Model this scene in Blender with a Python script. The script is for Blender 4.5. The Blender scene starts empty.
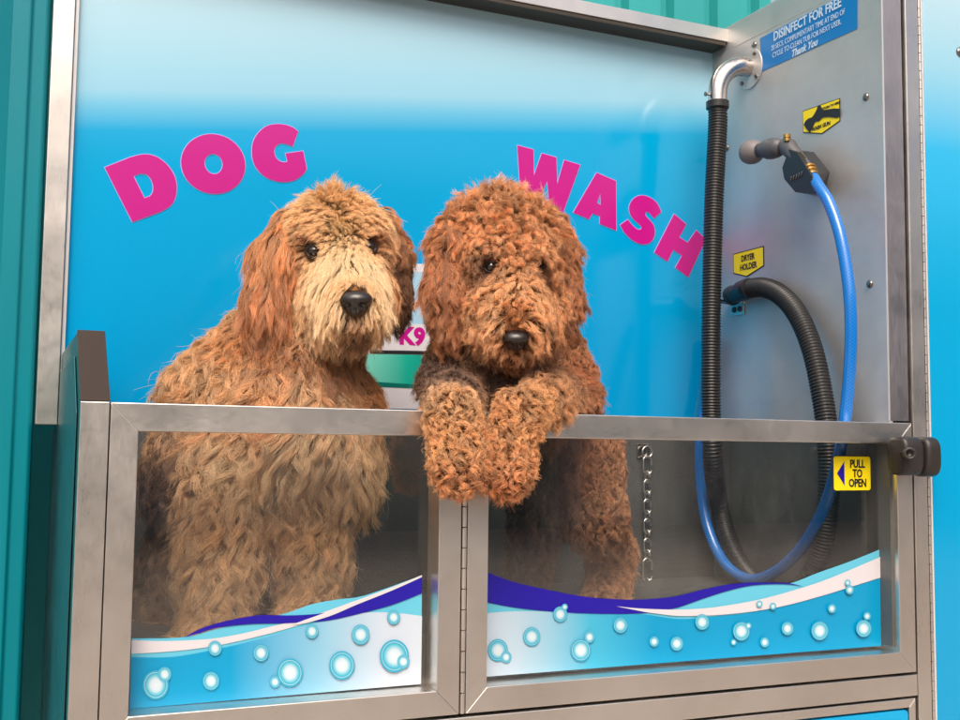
import bpy, bmesh, math, random
import numpy as np
from mathutils import Vector, kdtree
random.seed(7); RNG = np.random.default_rng(7)
scene = bpy.context.scene
COL = scene.collection
R = math.radians

# ------------------------------------------------------------------ camera
FPX, YAW, PIT, ROL = 1095.45, 23.5732, 4.626, 0.6676
CAM = np.array([-.1185, -1.3648, -.0499])
_y, _p, _r = R(YAW), R(PIT), R(ROL)
FW = np.array([math.sin(_y)*math.cos(_p), math.cos(_y)*math.cos(_p), math.sin(_p)])
_rt = np.array([math.cos(_y), -math.sin(_y), 0.]); _up = np.cross(_rt, FW)
RT = _rt*math.cos(_r) + _up*math.sin(_r); UP = -_rt*math.sin(_r) + _up*math.cos(_r)
cam_data = bpy.data.cameras.new('camera'); cam = bpy.data.objects.new('camera', cam_data); COL.objects.link(cam)
from mathutils import Matrix
cam.matrix_world = Matrix(((RT[0], UP[0], -FW[0], CAM[0]), (RT[1], UP[1], -FW[1], CAM[1]), (RT[2], UP[2], -FW[2], CAM[2]), (0, 0, 0, 1)))
cam_data.sensor_fit = 'HORIZONTAL'; cam_data.sensor_width = 36; cam_data.lens = FPX/960*36
cam_data.clip_start = .05; cam_data.clip_end = 2000
scene.camera = cam

# ------------------------------------------------------------------ world, sun, exposure
SUN_EL, SUN_AZ = 50, 205          # azimuth measured from +Y (away from the viewer), clockwise seen from above
w = bpy.data.worlds.new('World'); scene.world = w; w.use_nodes = True
nt = w.node_tree; bg = nt.nodes['Background']
sky = nt.nodes.new('ShaderNodeTexSky'); sky.sky_type = 'NISHITA'; sky.sun_disc = False
sky.sun_elevation = R(SUN_EL); sky.sun_rotation = R(SUN_AZ)
sky.air_density = 1.0; sky.dust_density = 9.0; sky.ozone_density = 1.0
nt.links.new(sky.outputs[0], bg.inputs[0]); bg.inputs[1].default_value = .15
sd = bpy.data.lights.new('sun', 'SUN'); sd.energy = 1.5; sd.angle = R(35); sd.color = (1, .93, .84)
so = bpy.data.objects.new('sun', sd); COL.objects.link(so)
_d = Vector((math.sin(R(SUN_AZ))*math.cos(R(SUN_EL)), math.cos(R(SUN_AZ))*math.cos(R(SUN_EL)), math.sin(R(SUN_EL))))
so.rotation_euler = _d.to_track_quat('Z', 'Y').to_euler(); so.location = _d*20
scene.view_settings.view_transform = 'Standard'; scene.view_settings.look = 'None'
scene.view_settings.exposure = 0.30; scene.view_settings.gamma = 1
scene.cycles.max_bounces = 10; scene.cycles.diffuse_bounces = 3; scene.cycles.sample_clamp_indirect = 4; scene.cycles.transparent_max_bounces = 24
scene.cycles.use_denoising = True; scene.cycles.denoiser = 'OPENIMAGEDENOISE'; scene.cycles.denoising_input_passes = 'RGB_ALBEDO_NORMAL'; scene.cycles.denoising_prefilter = 'NONE'
try: scene.cycles_curves.shape = 'THICK'
except Exception: pass

def U(px, py, ax, v):
    """point where the sight line of photo pixel (px,py) meets the plane axis=value"""
    d = FW + RT*(px-480)/FPX - UP*(py-360)/FPX
    return CAM + d*(v-CAM[ax])/d[ax]
def lin(c):
    c = np.array(c, float)/255
    return tuple(np.where(c <= .04045, c/12.92, ((c+.055)/1.055)**2.4)) + (1.,)

# ------------------------------------------------------------------ materials
def mat(name, rgb=(.5, .5, .5), rough=.5, metal=0., coat=0., spec=.5, trans=0.):
    m = bpy.data.materials.new(name); m.use_nodes = True
    b = m.node_tree.nodes['Principled BSDF']
    b.inputs['Base Color'].default_value = tuple(rgb[:3]) + (1,); b.inputs['Roughness'].default_value = rough
    b.inputs['Metallic'].default_value = metal; b.inputs['Coat Weight'].default_value = coat; b.inputs['Coat Roughness'].default_value = .08
    b.inputs['Specular IOR Level'].default_value = spec; b.inputs['Transmission Weight'].default_value = trans
    return m
def nodes(m): return m.node_tree.nodes, m.node_tree.links, m.node_tree.nodes['Principled BSDF']
def noise(m, scale=(1, 1, 1), sc=10, detail=4, rough=.6, coord='Object'):
    N, L, b = nodes(m)
    tc = N.new('ShaderNodeTexCoord'); mp = N.new('ShaderNodeMapping'); mp.inputs['Scale'].default_value = scale
    no = N.new('ShaderNodeTexNoise'); no.inputs['Scale'].default_value = sc; no.inputs['Detail'].default_value = detail; no.inputs['Roughness'].default_value = rough
    L.new(tc.outputs[coord], mp.inputs[0]); L.new(mp.outputs[0], no.inputs[0]); return no.outputs[0]
def maprange(m, sock, a, b_, lo, hi):
    N, L, b = nodes(m); r = N.new('ShaderNodeMapRange')
    for i, v in enumerate((a, b_, lo, hi)): r.inputs[i+1].default_value = v
    L.new(sock, r.inputs[0]); return r.outputs[0]
def ramp(m, sock, stops):
    N, L, b = nodes(m); r = N.new('ShaderNodeValToRGB'); e = r.color_ramp.elements
    while len(e) < len(stops): e.new(.5)
    for i, (p, c) in enumerate(stops): e[i].position = p; e[i].color = tuple(c[:3]) + (1,)
    L.new(sock, r.inputs[0]); return r.outputs[0]
def bump(m, sock, strength=.1, dist=.001):
    N, L, b = nodes(m); n = N.new('ShaderNodeBump'); n.inputs['Strength'].default_value = strength; n.inputs['Distance'].default_value = dist
    L.new(sock, n.inputs['Height']); L.new(n.outputs[0], b.inputs['Normal'])
def steel(name, rgb, rough, scale, var=.08, bstr=.05):
    m = mat(name, rgb, rough, 1.); N, L, b = nodes(m)
    s = noise(m, scale, 60, 5, .7); big = noise(m, (1, 1, 1), 5, 3)
    lo = [c*(1-var) for c in rgb]; hi = [min(1, c*(1+var)) for c in rgb]
    c1 = ramp(m, s, [(.3, lo), (.7, hi)])
    mx = N.new('ShaderNodeMixRGB'); mx.blend_type = 'MULTIPLY'; mx.inputs[0].default_value = 1
    L.new(c1, mx.inputs[1]); L.new(ramp(m, big, [(.3, (.86, .85, .84)), (.65, (1, 1, 1))]), mx.inputs[2]); L.new(mx.outputs[0], b.inputs['Base Color'])
    sm = noise(m, (1, 1, 1), 9, 7, .72); ad = N.new('ShaderNodeMath'); ad.operation = 'ADD'
    L.new(maprange(m, s, .3, .7, rough-.05, rough+.08), ad.inputs[0]); L.new(maprange(m, sm, .40, .72, -.04, .09), ad.inputs[1]); L.new(ad.outputs[0], b.inputs['Roughness'])
    bump(m, s, bstr, .0005); return m
M = {}
SR = (.80, .755, .705)
M['steel_h'] = steel('brushed_steel_across', SR, .33, (.8, 40, 40), .035, .02)
M['steel_v'] = steel('brushed_steel_upright', SR, .33, (40, 40, .8), .035, .02)
M['steel_wall'] = steel('brushed_steel_sheet', (.62, .615, .62), .52, (.8, .8, 16), .06)
nodes(M['steel_wall'])[2].inputs['Metallic'].default_value = .78
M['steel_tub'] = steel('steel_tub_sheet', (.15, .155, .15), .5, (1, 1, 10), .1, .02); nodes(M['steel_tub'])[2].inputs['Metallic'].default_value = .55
M['chrome'] = steel('satin_pipe', (.66, .60, .55), .2, (3, 3, 3), .05, .02)
M['bolt'] = mat('bolt_steel', (.24, .23, .23), .3, 1)
M['bolt_bright'] = mat('galvanised_steel', (.62, .61, .58), .38, 1)
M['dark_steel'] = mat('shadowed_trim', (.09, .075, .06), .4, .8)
M['rubber'] = mat('black_rubber', (.012, .012, .013), .38, spec=.5)
M['knob'] = mat('black_moulded_plastic', (.022, .018, .016), .42)
bump(M['knob'], noise(M['knob'], (1, 1, 1), 900, 2), .25, .0006)
M['holder'] = mat('black_plastic', (.013, .013, .016), .35)
M['gun'] = mat('grey_gun_body', (.075, .075, .085), .45)
M['gunhead'] = mat('grey_rubber_head', (.17, .15, .15), .5)
M['brass'] = mat('brass', (.55, .33, .1), .28, 1)
M['magenta'] = mat('magenta_vinyl', lin((180, 8, 128)), .3, coat=.2)
M['letter_edge'] = mat('pale_letter_edge', lin((170, 160, 225)), .3)
M['yellow'] = mat('yellow_sticker', lin((238, 214, 10)), .4)
M['black_print'] = mat('black_print', (.01, .01, .012), .45)
M['navy'] = mat('navy_print', lin((28, 10, 150)), .35)
M['white_print'] = mat('white_print', lin((204, 200, 206)), .4)
M['cyan_print'] = mat('cyan_print', lin((92, 182, 208)), .4)
M['sticker_blue'] = mat('blue_sticker', lin((12, 118, 190)), .35)
M['sticker_text'] = mat('pale_sticker_text', lin((190, 212, 232)), .5)
M['green_print'] = mat('green_print', lin((20, 165, 140)), .35)
# printed sheets
def grad_z(name, stops, z0, z1, rough=.12, tilt=0):
    m = mat(name, (.5, .5, .5), rough); N, L, b = nodes(m)
    tc = N.new('ShaderNodeTexCoord'); sp = N.new('ShaderNodeSeparateXYZ'); L.new(tc.outputs['Object'], sp.inputs[0])
    ma = N.new('ShaderNodeMath'); ma.operation = 'MULTIPLY_ADD'; ma.inputs[1].default_value = -tilt; L.new(sp.outputs[0], ma.inputs[0]); L.new(sp.outputs[2], ma.inputs[2])
    L.new(ramp(m, maprange(m, ma.outputs[0], z0, z1, 0, 1), stops), b.inputs['Base Color'])
    bump(m, noise(m, (1, 1, 1), 700, 2), .03, .0003); return m, sp
M['panel'], _ = grad_z('gradient_print_sky_reflection', [(0, lin((0, 142, 200))), (.40, lin((0, 150, 204))), (.575, lin((0, 154, 206))), (.625, lin((96, 176, 211))), (.66, lin((136, 190, 214))), (.85, lin((164, 202, 219))), (1, lin((184, 211, 223)))], 0, .8, tilt=.12)  # printed fade, its tilted edge painting in the boundary of the sky reflection
M['cabinet'], _ = grad_z('cabinet_gradient_print', [(0, lin((0, 146, 198))), (.5, lin((0, 152, 204))), (.72, lin((40, 168, 218))), (.84, lin((138, 192, 215))), (1, lin((180, 206, 219)))], -.4, .8)
def grad_x(name, x0, x1, c0, c1, stops=None):
    m = mat(name, (.5, .5, .5), .3); N, L, b = nodes(m)
    tc = N.new('ShaderNodeTexCoord'); sp = N.new('ShaderNodeSeparateXYZ'); L.new(tc.outputs['Object'], sp.inputs[0])
    L.new(ramp(m, maprange(m, sp.outputs[0], x0, x1, 0, 1), stops or [(0, c0), (1, c1)]), b.inputs['Base Color']); return m
_b, _w = lin((0, 142, 190)), lin((188, 200, 214))
M['wave1'] = grad_x('wave_print_blue_to_white', .03, .42, _b, _w, [(0, _b), (.33, lin((0, 146, 194))), (.62, lin((128, 182, 208))), (.85, _w), (1, _w)])
M['wave2'] = grad_x('wave_print_white_to_blue', .49, 1.21, _w, _b, [(0, _w), (.09, lin((172, 196, 212))), (.25, lin((64, 168, 200))), (.4, _b), (1, _b)])
# bubbles: radial print read from an attribute
m = mat('bubble_print', (1, 1, 1), .3); N, L, b = nodes(m); at_ = N.new('ShaderNodeAttribute'); at_.attribute_name = 'rad'
L.new(ramp(m, at_.outputs['Fac'], [(0, lin((206, 214, 222))), (.40, lin((188, 208, 218))), (.66, lin((92, 178, 200))), (.80, lin((40, 152, 182))), (.86, lin((160, 200, 212))), (.90, lin((24, 146, 180))), (1, lin((52, 164, 196)))]), b.inputs['Base Color']); M['bubble'] = m
# teal painted cladding
def paint(name, c, rough=.4, var=.12, spec=.5):
    m = mat(name, c, rough, spec=spec); N, L, b = nodes(m)
    s = noise(m, (1, 1, .25), 3, 6)
    L.new(ramp(m, s, [(.3, [x*(1-var) for x in c[:3]]), (.7, [x*(1+var) for x in c[:3]])]), b.inputs['Base Color'])
    bump(m, noise(m, (1, 1, 1), 400, 3), .05, .0006); return m
M['teal'] = paint('teal_painted_steel', lin((48, 160, 160)))
M['teal_shaded'] = paint('shaded_teal_painted_steel', lin((0, 122, 136)), .33)  # teal darkened so the left wall carries its shade in the colour
M['tub_side'] = steel('teal_reflection_side_sheet', (.09, .25, .27), .35, (1, 1, 4), .03, .0)  # teal in the steel colour stands for the mirrored teal wall
M['ground'] = paint('worn_concrete', (.35, .295, .25), .9, .2)
M['far_wall'] = paint('weathered_wall', (.50, .48, .45), .8, .3)
M['far_teal'] = paint('teal_far_door', lin((30, 120, 118)), .5)
M['far_white'] = paint('grubby_white_panel', (.5, .5, .5), .6)
# glass: thin pane, lightly smoked
m = bpy.data.materials.new('smoked_glass'); m.use_nodes = True; N, L = m.node_tree.nodes, m.node_tree.links
N.remove(N['Principled BSDF']); tr = N.new('ShaderNodeBsdfTransparent'); tr.inputs[0].default_value = (.90, .90, .89, 1)
gl = N.new('ShaderNodeBsdfGlossy'); gl.inputs['Roughness'].default_value = .01; fr = N.new('ShaderNodeFresnel'); fr.inputs[0].default_value = 1.6
ge = N.new('ShaderNodeNewGeometry'); io = N.new('ShaderNodeMapRange'); io.inputs[3].default_value = 1.8; io.inputs[4].default_value = 1/1.8; L.new(ge.outputs['Backfacing'], io.inputs[0]); L.new(io.outputs[0], fr.inputs[0])
mx = N.new('ShaderNodeMixShader'); L.new(fr.outputs[0], mx.inputs[0]); L.new(tr.outputs[0], mx.inputs[1]); L.new(gl.outputs[0], mx.inputs[2]); df = N.new('ShaderNodeBsdfDiffuse'); df.inputs[0].default_value = (.6, .6, .58, 1); tcg = N.new('ShaderNodeTexCoord'); n1 = N.new('ShaderNodeTexNoise'); n1.inputs['Scale'].default_value = 7; n1.inputs['Detail'].default_value = 9; n1.inputs['Roughness'].default_value = .75
mg_ = N.new('ShaderNodeMapping'); mg_.inputs['Scale'].default_value = (1.6, 1, .6); L.new(tcg.outputs['Object'], mg_.inputs[0]); L.new(mg_.outputs[0], n1.inputs[0]); mrg = N.new('ShaderNodeMapRange'); mrg.inputs[1].default_value = .48; mrg.inputs[2].default_value = .78; mrg.inputs[3].default_value = .003; mrg.inputs[4].default_value = .03; L.new(n1.outputs[0], mrg.inputs[0])
m2 = N.new('ShaderNodeMixShader'); L.new(mrg.outputs[0], m2.inputs[0]); L.new(mx.outputs[0], m2.inputs[1]); L.new(df.outputs[0], m2.inputs[2]); L.new(m2.outputs[0], N['Material Output'].inputs[0]); M['glass'] = m
# blue braided hose
m = mat('blue_braided_hose', lin((15, 112, 200)), .22, coat=.6); N, L, b = nodes(m)
uv = N.new('ShaderNodeAttribute'); uv.attribute_name = 'tube'; sp = N.new('ShaderNodeSeparateXYZ'); L.new(uv.outputs['Vector'], sp.inputs[0])
def math_(op, a, b_): 
    n = N.new('ShaderNodeMath'); n.operation = op
    for i, v in enumerate((a, b_)):
        if isinstance(v, (int, float)): n.inputs[i].default_value = v
        else: L.new(v, n.inputs[i])
    return n.outputs[0]
d1 = math_('SINE', math_('ADD', math_('MULTIPLY', sp.outputs[0], 1100), math_('MULTIPLY', sp.outputs[1], 50.27)), 0)
d2 = math_('SINE', math_('SUBTRACT', math_('MULTIPLY', sp.outputs[0], 1100), math_('MULTIPLY', sp.outputs[1], 50.27)), 0)
L.new(ramp(m, math_('MAXIMUM', d1, d2), [(.2, lin((8, 98, 184))), (.95, lin((22, 122, 205)))]), b.inputs['Base Color']); M['blue_hose'] = m

# ------------------------------------------------------------------ builders
WL = {}
def tag(o, label=None, cat=None, group=None, kind=None):
    for k, v in (('label', label), ('category', cat), ('group', group), ('kind', kind)):
        if v: o[k] = v
    return o
def empty(name, loc, label, cat, group=None):
    o = bpy.data.objects.new(name, None); COL.objects.link(o); o.location = loc; o.empty_display_size = .05
    WL[o.name] = np.array(loc, float); return tag(o, label, cat, group)
def link(name, me, parent=None):
    o = bpy.data.objects.new(name, me); COL.objects.link(o)
    if parent is not None: o.parent = parent; WL[o.name] = WL[parent.name]
    else: WL[o.name] = np.zeros(3)
    return o
def mesh(name, verts, faces, material, parent=None, smooth=False, bevel=0, seg=2, weld=False, recalc=True):
    off = WL[parent.name] if parent is not None else np.zeros(3)
    me = bpy.data.meshes.new(name); me.from_pydata([tuple(np.array(v, float)-off) for v in verts], [], faces); me.update()
    if recalc:
        bm = bmesh.new(); bm.from_mesh(me)
        if weld: bmesh.ops.remove_doubles(bm, verts=bm.verts, dist=1e-6)
        bmesh.ops.recalc_face_normals(bm, faces=bm.faces); bm.to_mesh(me); bm.free()
    me.materials.append(material)
    if smooth: me.polygons.foreach_set('use_smooth', [True]*len(me.polygons))
    o = link(name, me, parent)
    if bevel:
        bv = o.modifiers.new('bevel', 'BEVEL'); bv.width = bevel; bv.segments = seg; bv.limit_method = 'ANGLE'; bv.harden_normals = False
    return o
class MB:
    def __init__(s): s.v = []; s.f = []
    def add(s, v, f): n = len(s.v); s.v += [tuple(x) for x in v]; s.f += [tuple(i+n for i in q) for q in f]; return s
    def box(s, x0, x1, y0, y1, z0, z1):
        v = [(x, y, z) for x in (x0, x1) for y in (y0, y1) for z in (z0, z1)]
        return s.add(v, [(0, 1, 3, 2), (4, 6, 7, 5), (0, 4, 5, 1), (2, 3, 7, 6), (0, 2, 6, 4), (1, 5, 7, 3)])
    def prism(s, poly, axis, a, b_):
        """polygon (2D list) extruded along axis from a to b_; 2D coords fill the other two axes in order"""
        n = len(poly); v = []
        for t in (a, b_):
            for p in poly: q = [p[0], p[1]]; q.insert(axis, t); v.append(q)
        return s.add(v, [tuple(range(n)), tuple(range(2*n-1, n-1, -1))] + [(i, (i+1) % n, n+(i+1) % n, n+i) for i in range(n)])
    def lathe(s, a, axis, prof, n=24):
        a = np.array(a, float); t = np.array(axis, float); t /= np.linalg.norm(t)
        h = np.array([0, 0, 1.]) if abs(t[2]) < .9 else np.array([1., 0, 0]); u = np.cross(t, h); u /= np.linalg.norm(u); w_ = np.cross(t, u)
        v = []
        for d, r in prof:
            for i in range(n): an = 2*math.pi*i/n; v.append(a+t*d+(u*math.cos(an)+w_*math.sin(an))*r)
        f = [(j*n+i, j*n+(i+1) % n, (j+1)*n+(i+1) % n, (j+1)*n+i) for j in range(len(prof)-1) for i in range(n)]
        f += [tuple(range(n-1, -1, -1)), tuple(range((len(prof)-1)*n, len(prof)*n))]
        return s.add(v, f)
    def build(s, name, material, parent=None, **k): return mesh(name, s.v, s.f, material, parent, **k)
def catmull(P, per=8, closed=False):
    P = np.array(P, float); n = len(P); out = []
    rng_ = range(n if closed else n-1)
    for i in rng_:
        g = (lambda k: P[k % n]) if closed else (lambda k: P[min(max(k, 0), n-1)])
        p0, p1, p2, p3 = g(i-1), g(i), g(i+1), g(i+2)
        for j in range(per):
            t = j/per; out.append(.5*((2*p1)+(-p0+p2)*t+(2*p0-5*p1+4*p2-p3)*t*t+(-p0+3*p1-3*p2+p3)*t**3))
    if not closed: out.append(P[-1])
    return np.array(out)
def resample(P, step):
    P = np.array(P); d = np.r_[0, np.cumsum(np.linalg.norm(np.diff(P, axis=0), axis=1))]; n = max(2, int(d[-1]/step)); s = np.linspace(0, d[-1], n+1)
    return np.stack([np.interp(s, d, P[:, k]) for k in range(3)], 1), s
def tube(name, path, radius, material, parent=None, step=.006, n=20, rfun=None, caps=True, attr=False):
    P, s = resample(path, step); T = np.gradient(P, axis=0); T /= np.linalg.norm(T, axis=1)[:, None]
    u = np.cross(T[0], [0.3, .1, 1.]); u /= np.linalg.norm(u); v = []
    for i in range(len(P)):
        u = u-T[i]*(u@T[i]); u /= np.linalg.norm(u); w_ = np.cross(T[i], u); r = radius*(rfun(s[i], s[-1]) if rfun else 1)
        for k in range(n): a = 2*math.pi*k/n; v.append(P[i]+(u*math.cos(a)+w_*math.sin(a))*r)
    f = [(j*n+i, j*n+(i+1) % n, (j+1)*n+(i+1) % n, (j+1)*n+i) for j in range(len(P)-1) for i in range(n)]
    if caps: f += [tuple(range(n-1, -1, -1)), tuple(range((len(P)-1)*n, len(P)*n))]
    o = mesh(name, v, f, material, parent, smooth=True)
    if attr:
        a = o.data.attributes.new('tube', 'FLOAT_VECTOR', 'POINT')
        a.data.foreach_set('vector', np.array([(s[j], k/n, 0) for j in range(len(P)) for k in range(n)], np.float32).ravel())
    return o
def curve_fill(name, loops, place, material, parent, offset=0., thick=.0004):
    """flat filled outlines with holes: loops of 2D points, place(x, y) gives the 3D frame; returned as a thin mesh"""
    cu = bpy.data.curves.new('tmp', 'CURVE'); cu.dimensions = '2D'; cu.fill_mode = 'BOTH'; cu.extrude = thick/2; cu.offset = offset
    for lp in loops:
        sp_ = cu.splines.new('POLY'); sp_.points.add(len(lp)-1); sp_.use_cyclic_u = True
        for q, (x, y) in zip(sp_.points, lp): q.co = (x, y, 0, 1)
    o = bpy.data.objects.new('tmp', cu); COL.objects.link(o); dg = bpy.context.evaluated_depsgraph_get()
    me = bpy.data.meshes.new_from_object(o.evaluated_get(dg)); bpy.data.objects.remove(o)
    V = [place(v.co.x, v.co.y, v.co.z) for v in me.vertices]; F = [tuple(p.vertices) for p in me.polygons]
    return mesh(name, V, F, material, parent)
def text_mesh(name, body, place, material, parent, size=.02, offset=0., spacing=1., thick=.0003, shear=0., xs=1.):
    cu = bpy.data.curves.new('tmp', 'FONT'); cu.body = body; cu.size = size; cu.align_x = 'CENTER'; cu.align_y = 'CENTER'; cu.extrude = thick/2
    cu.offset = offset; cu.space_character = spacing; cu.shear = shear; cu.resolution_u = 3
    o = bpy.data.objects.new('tmp', cu); COL.objects.link(o); dg = bpy.context.evaluated_depsgraph_get()
    me = bpy.data.meshes.new_from_object(o.evaluated_get(dg)); bpy.data.objects.remove(o)
    V = [place(v.co.x*xs, v.co.y, v.co.z) for v in me.vertices]; F = [tuple(p.vertices) for p in me.polygons]
    return mesh(name, V, F, material, parent)
def mixed(L_, per=6):
    """outline with corners: entries (x,y) are corners, (x,y,1) lie on a smooth run"""
    n = len(L_); out = []
    for i in range(n):
        p1, p2 = L_[i], L_[(i+1) % n]; s1, s2 = len(p1) > 2, len(p2) > 2
        if not (s1 or s2): out.append(p1[:2]); continue
        a = np.array(p1[:2], float); b_ = np.array(p2[:2], float)
        p0 = np.array(L_[i-1][:2], float) if s1 else a; p3 = np.array(L_[(i+2) % n][:2], float) if s2 else b_
        for j in range(per):
            t = j/per; out.append(tuple(.5*((2*a)+(-p0+b_)*t+(2*p0-5*a+4*b_-p3)*t*t+(-p0+3*a-3*b_+p3)*t**3)))
    return out

# ------------------------------------------------------------------ setting
def sheet(name, v, material, kind='structure'):
    o = mesh(name, v, [tuple(range(len(v)))], material, recalc=False); return tag(o, kind=kind)
sheet('ground', [(-60, -60, -1.35), (60, -60, -1.35), (60, 60, -1.35), (-60, 60, -1.35)], M['ground'])
# teal ribbed cladding behind the wash bay
def cladding(name, x0, x1, z0, z1, y, pitch, rib, depth, material, ph=0.):
    pr = []; x = x0+ph
    pr.append((x0, y))
    while x < x1-pitch:
        pr += [(x, y), (x+.006, y-depth), (x+rib, y-depth), (x+rib+.006, y)]; x += pitch
    pr.append((x1, y)); n = len(pr)
    v = [(a, b_, z) for z in (z0, z1) for a, b_ in pr] + [(x1, y+.05, z0), (x0, y+.05, z0), (x1, y+.05, z1), (x0, y+.05, z1)]
    f = [(i, i+1, n+i+1, n+i) for i in range(n-1)] + [(2*n, 2*n+1, 2*n+3, 2*n+2)]
    return mesh(name, v, f, material, recalc=False)
c = cladding('ribbed_cladding_wall', -.4, 3.0, -1.35, 2.4, .95, .135, .035, -.03, M['teal'], .03)
tag(c, 'bright teal ribbed metal wall rising behind the dog wash', 'wall')
t = empty('conduit_pipe', (.82, .93, .8), 'thin pale pipe running up the teal wall just above the bay', 'pipe')
_q = U(541, 0, 1, .90)
tube('pipe', [(_q[0], .9, .5), (_q[0], .9, 2.3)], .0042, mat('grey_conduit', (.45, .42, .42), .5), t, n=14, step=.2)
mb = MB(); mb.box(_q[0]-.012, _q[0]+.012, .905, .93, 1.0, 1.015); mb.build('clip', M['bolt'], t, bevel=.001)
# teal rounded steel face left of the bay, shade put into its colour
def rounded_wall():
    t = empty('teal_side_wall', (-.35, .5, -1.35), 'shade-darkened teal painted steel wall panel at the left edge, beside the white upright', 'wall')
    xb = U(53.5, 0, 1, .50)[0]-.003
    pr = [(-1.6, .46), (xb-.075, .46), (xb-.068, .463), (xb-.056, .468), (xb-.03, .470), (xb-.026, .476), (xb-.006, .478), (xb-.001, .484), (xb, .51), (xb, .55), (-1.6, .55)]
    MB().prism(pr, 2, -1.35, 2.4).build('sheet', M['teal_shaded'], t, bevel=.002)
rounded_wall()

# building added across the yard, seen only in reflections, blocks low sky there
def yard():
    t = empty('added_yard_building', (3, -16, -1.35), 'added long building across the yard, blocking low sky in reflections', 'building')
    MB().box(-16, 22, -18, -15, -1.35, 4.3).build('wall', M['far_wall'], t)
    MB().box(-16.3, 22.3, -18.2, -14.6, 4.3, 4.6).build('roof', M['far_white'], t)
    for x in (-9, -2, 5, 12): MB().box(x, x+3.4, -14.98, -14.9, -1.35, 1.8).build('roller_door', M['far_teal'], t)
yard()

# ------------------------------------------------------------------ dog wash bay
D = .49
bay = empty('dog_wash_bay', (.62, .25, -.6), 'stainless steel dog wash bay with blue DOG WASH back panel and glazed gate', 'dog wash')
def P(name, mb, m_, bevel=.0012, parent=None, **k): return mb.build(name, M[m_] if isinstance(m_, str) else m_, parent or bay, bevel=bevel, **k)
# back panel with lettering
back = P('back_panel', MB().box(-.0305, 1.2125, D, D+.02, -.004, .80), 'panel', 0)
GZ = WL[bay.name][2]
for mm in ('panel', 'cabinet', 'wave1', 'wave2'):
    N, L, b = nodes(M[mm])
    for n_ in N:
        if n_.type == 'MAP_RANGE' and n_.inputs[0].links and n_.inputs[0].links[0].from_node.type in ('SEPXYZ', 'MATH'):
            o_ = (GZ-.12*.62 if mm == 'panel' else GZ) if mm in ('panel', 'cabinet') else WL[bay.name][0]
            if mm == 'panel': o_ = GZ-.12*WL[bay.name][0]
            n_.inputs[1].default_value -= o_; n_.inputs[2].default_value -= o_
def on_back(ox, oy, sc, y=D-.0005):
    def f(x, yy, z=0.):
        q = U(ox+x/sc, oy-yy/sc, 1, y); q[1] = y-z; return q
    return f
def px_letter(name, loops, ox, oy, sc, parent, y=D-.0006):
    """letter drawn as outlines in the plane of the panel"""
    W_ = [[U(ox+x/sc, oy+yy/sc, 1, y) for x, yy in lp] for lp in loops]
    L2 = [[(q[0], q[2]) for q in lp] for lp in W_]
    a = curve_fill(name, L2, lambda x, z, h: (x, y-.0006+h*1, z), M['magenta'], parent, thick=.0004)
    curve_fill('letter_edge', L2, lambda x, z, h: (x, y+h, z), M['letter_edge'], parent, offset=.0011, thick=.0004)
    return a
def ell(cx, cy, rx, ry, n=40, tilt=0): return [(cx+rx*math.cos(a)*math.cos(tilt)-ry*math.sin(a)*math.sin(tilt), cy+rx*math.cos(a)*math.sin(tilt)+ry*math.sin(a)*math.cos(tilt)) for a in np.linspace(0, 2*math.pi, n, endpoint=False)]
Dl = [mixed([(22, 240), (140, 193), (200, 180, 1), (255, 190, 1), (305, 226, 1), (338, 275, 1), (350, 325, 1), (343, 380, 1), (318, 418, 1), (270, 445), (148, 489)]),
      mixed([(152, 279), (182, 268), (212, 272, 1), (233, 295, 1), (243, 325, 1), (240, 355, 1), (228, 371), (203, 381)])]
Ol = [ell(517, 224, 148, 135, tilt=.35), ell(519, 224, 41, 47, tilt=-.3)]
Gl = [mixed([(905, 75), (880, 57, 1), (845, 45, 1), (805, 42, 1), (760, 52, 1), (720, 86, 1), (698, 130, 1), (695, 185, 1), (710, 235, 1), (745, 275, 1), (790, 298, 1), (840, 306, 1), (890, 297, 1), (930, 268, 1), (944, 245), (928, 165), (848, 176), (857, 214), (835, 216, 1), (812, 205, 1), (798, 180, 1), (797, 155, 1), (812, 135, 1), (840, 130, 1), (880, 143)])]
Wl = [[(35, 26), (112, 46), (114, 172), (152, 64), (222, 84), (226, 212), (260, 96), (336, 120), (255, 345), (190, 330), (178, 195), (130, 310), (52, 290)]]
Al = [[(415, 157), (508, 197), (510, 435), (430, 402), (432, 365), (395, 352), (378, 380), (303, 348)], [(433, 257), (417, 302), (435, 312)]]
Sl = [mixed([(725, 346), (706, 305, 1), (672, 277, 1), (632, 266, 1), (597, 278, 1), (574, 310, 1), (573, 345, 1), (590, 377, 1), (620, 405, 1), (631, 420, 1), (618, 431, 1), (592, 415, 1), (565, 382), (528, 408), (550, 445, 1), (590, 483, 1), (638, 501, 1), (675, 489, 1), (693, 457, 1), (691, 415, 1), (672, 387, 1), (650, 362, 1), (652, 345, 1), (668, 350, 1), (690, 376)])]
Hl = [[(787, 355), (845, 404), (812, 467), (852, 493), (894, 433), (938, 478), (855, 658), (793, 612), (825, 556), (783, 526), (755, 583), (692, 540)]]
for nm, lp in (('D', Dl), ('O', Ol), ('G', Gl)): px_letter('letter', lp, 100, 115, 4.571, back)
for nm, lp in (('W', Wl), ('A', Al), ('S', Sl), ('H', Hl)): px_letter('letter', lp, 510, 140, 4.8, back)
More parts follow.
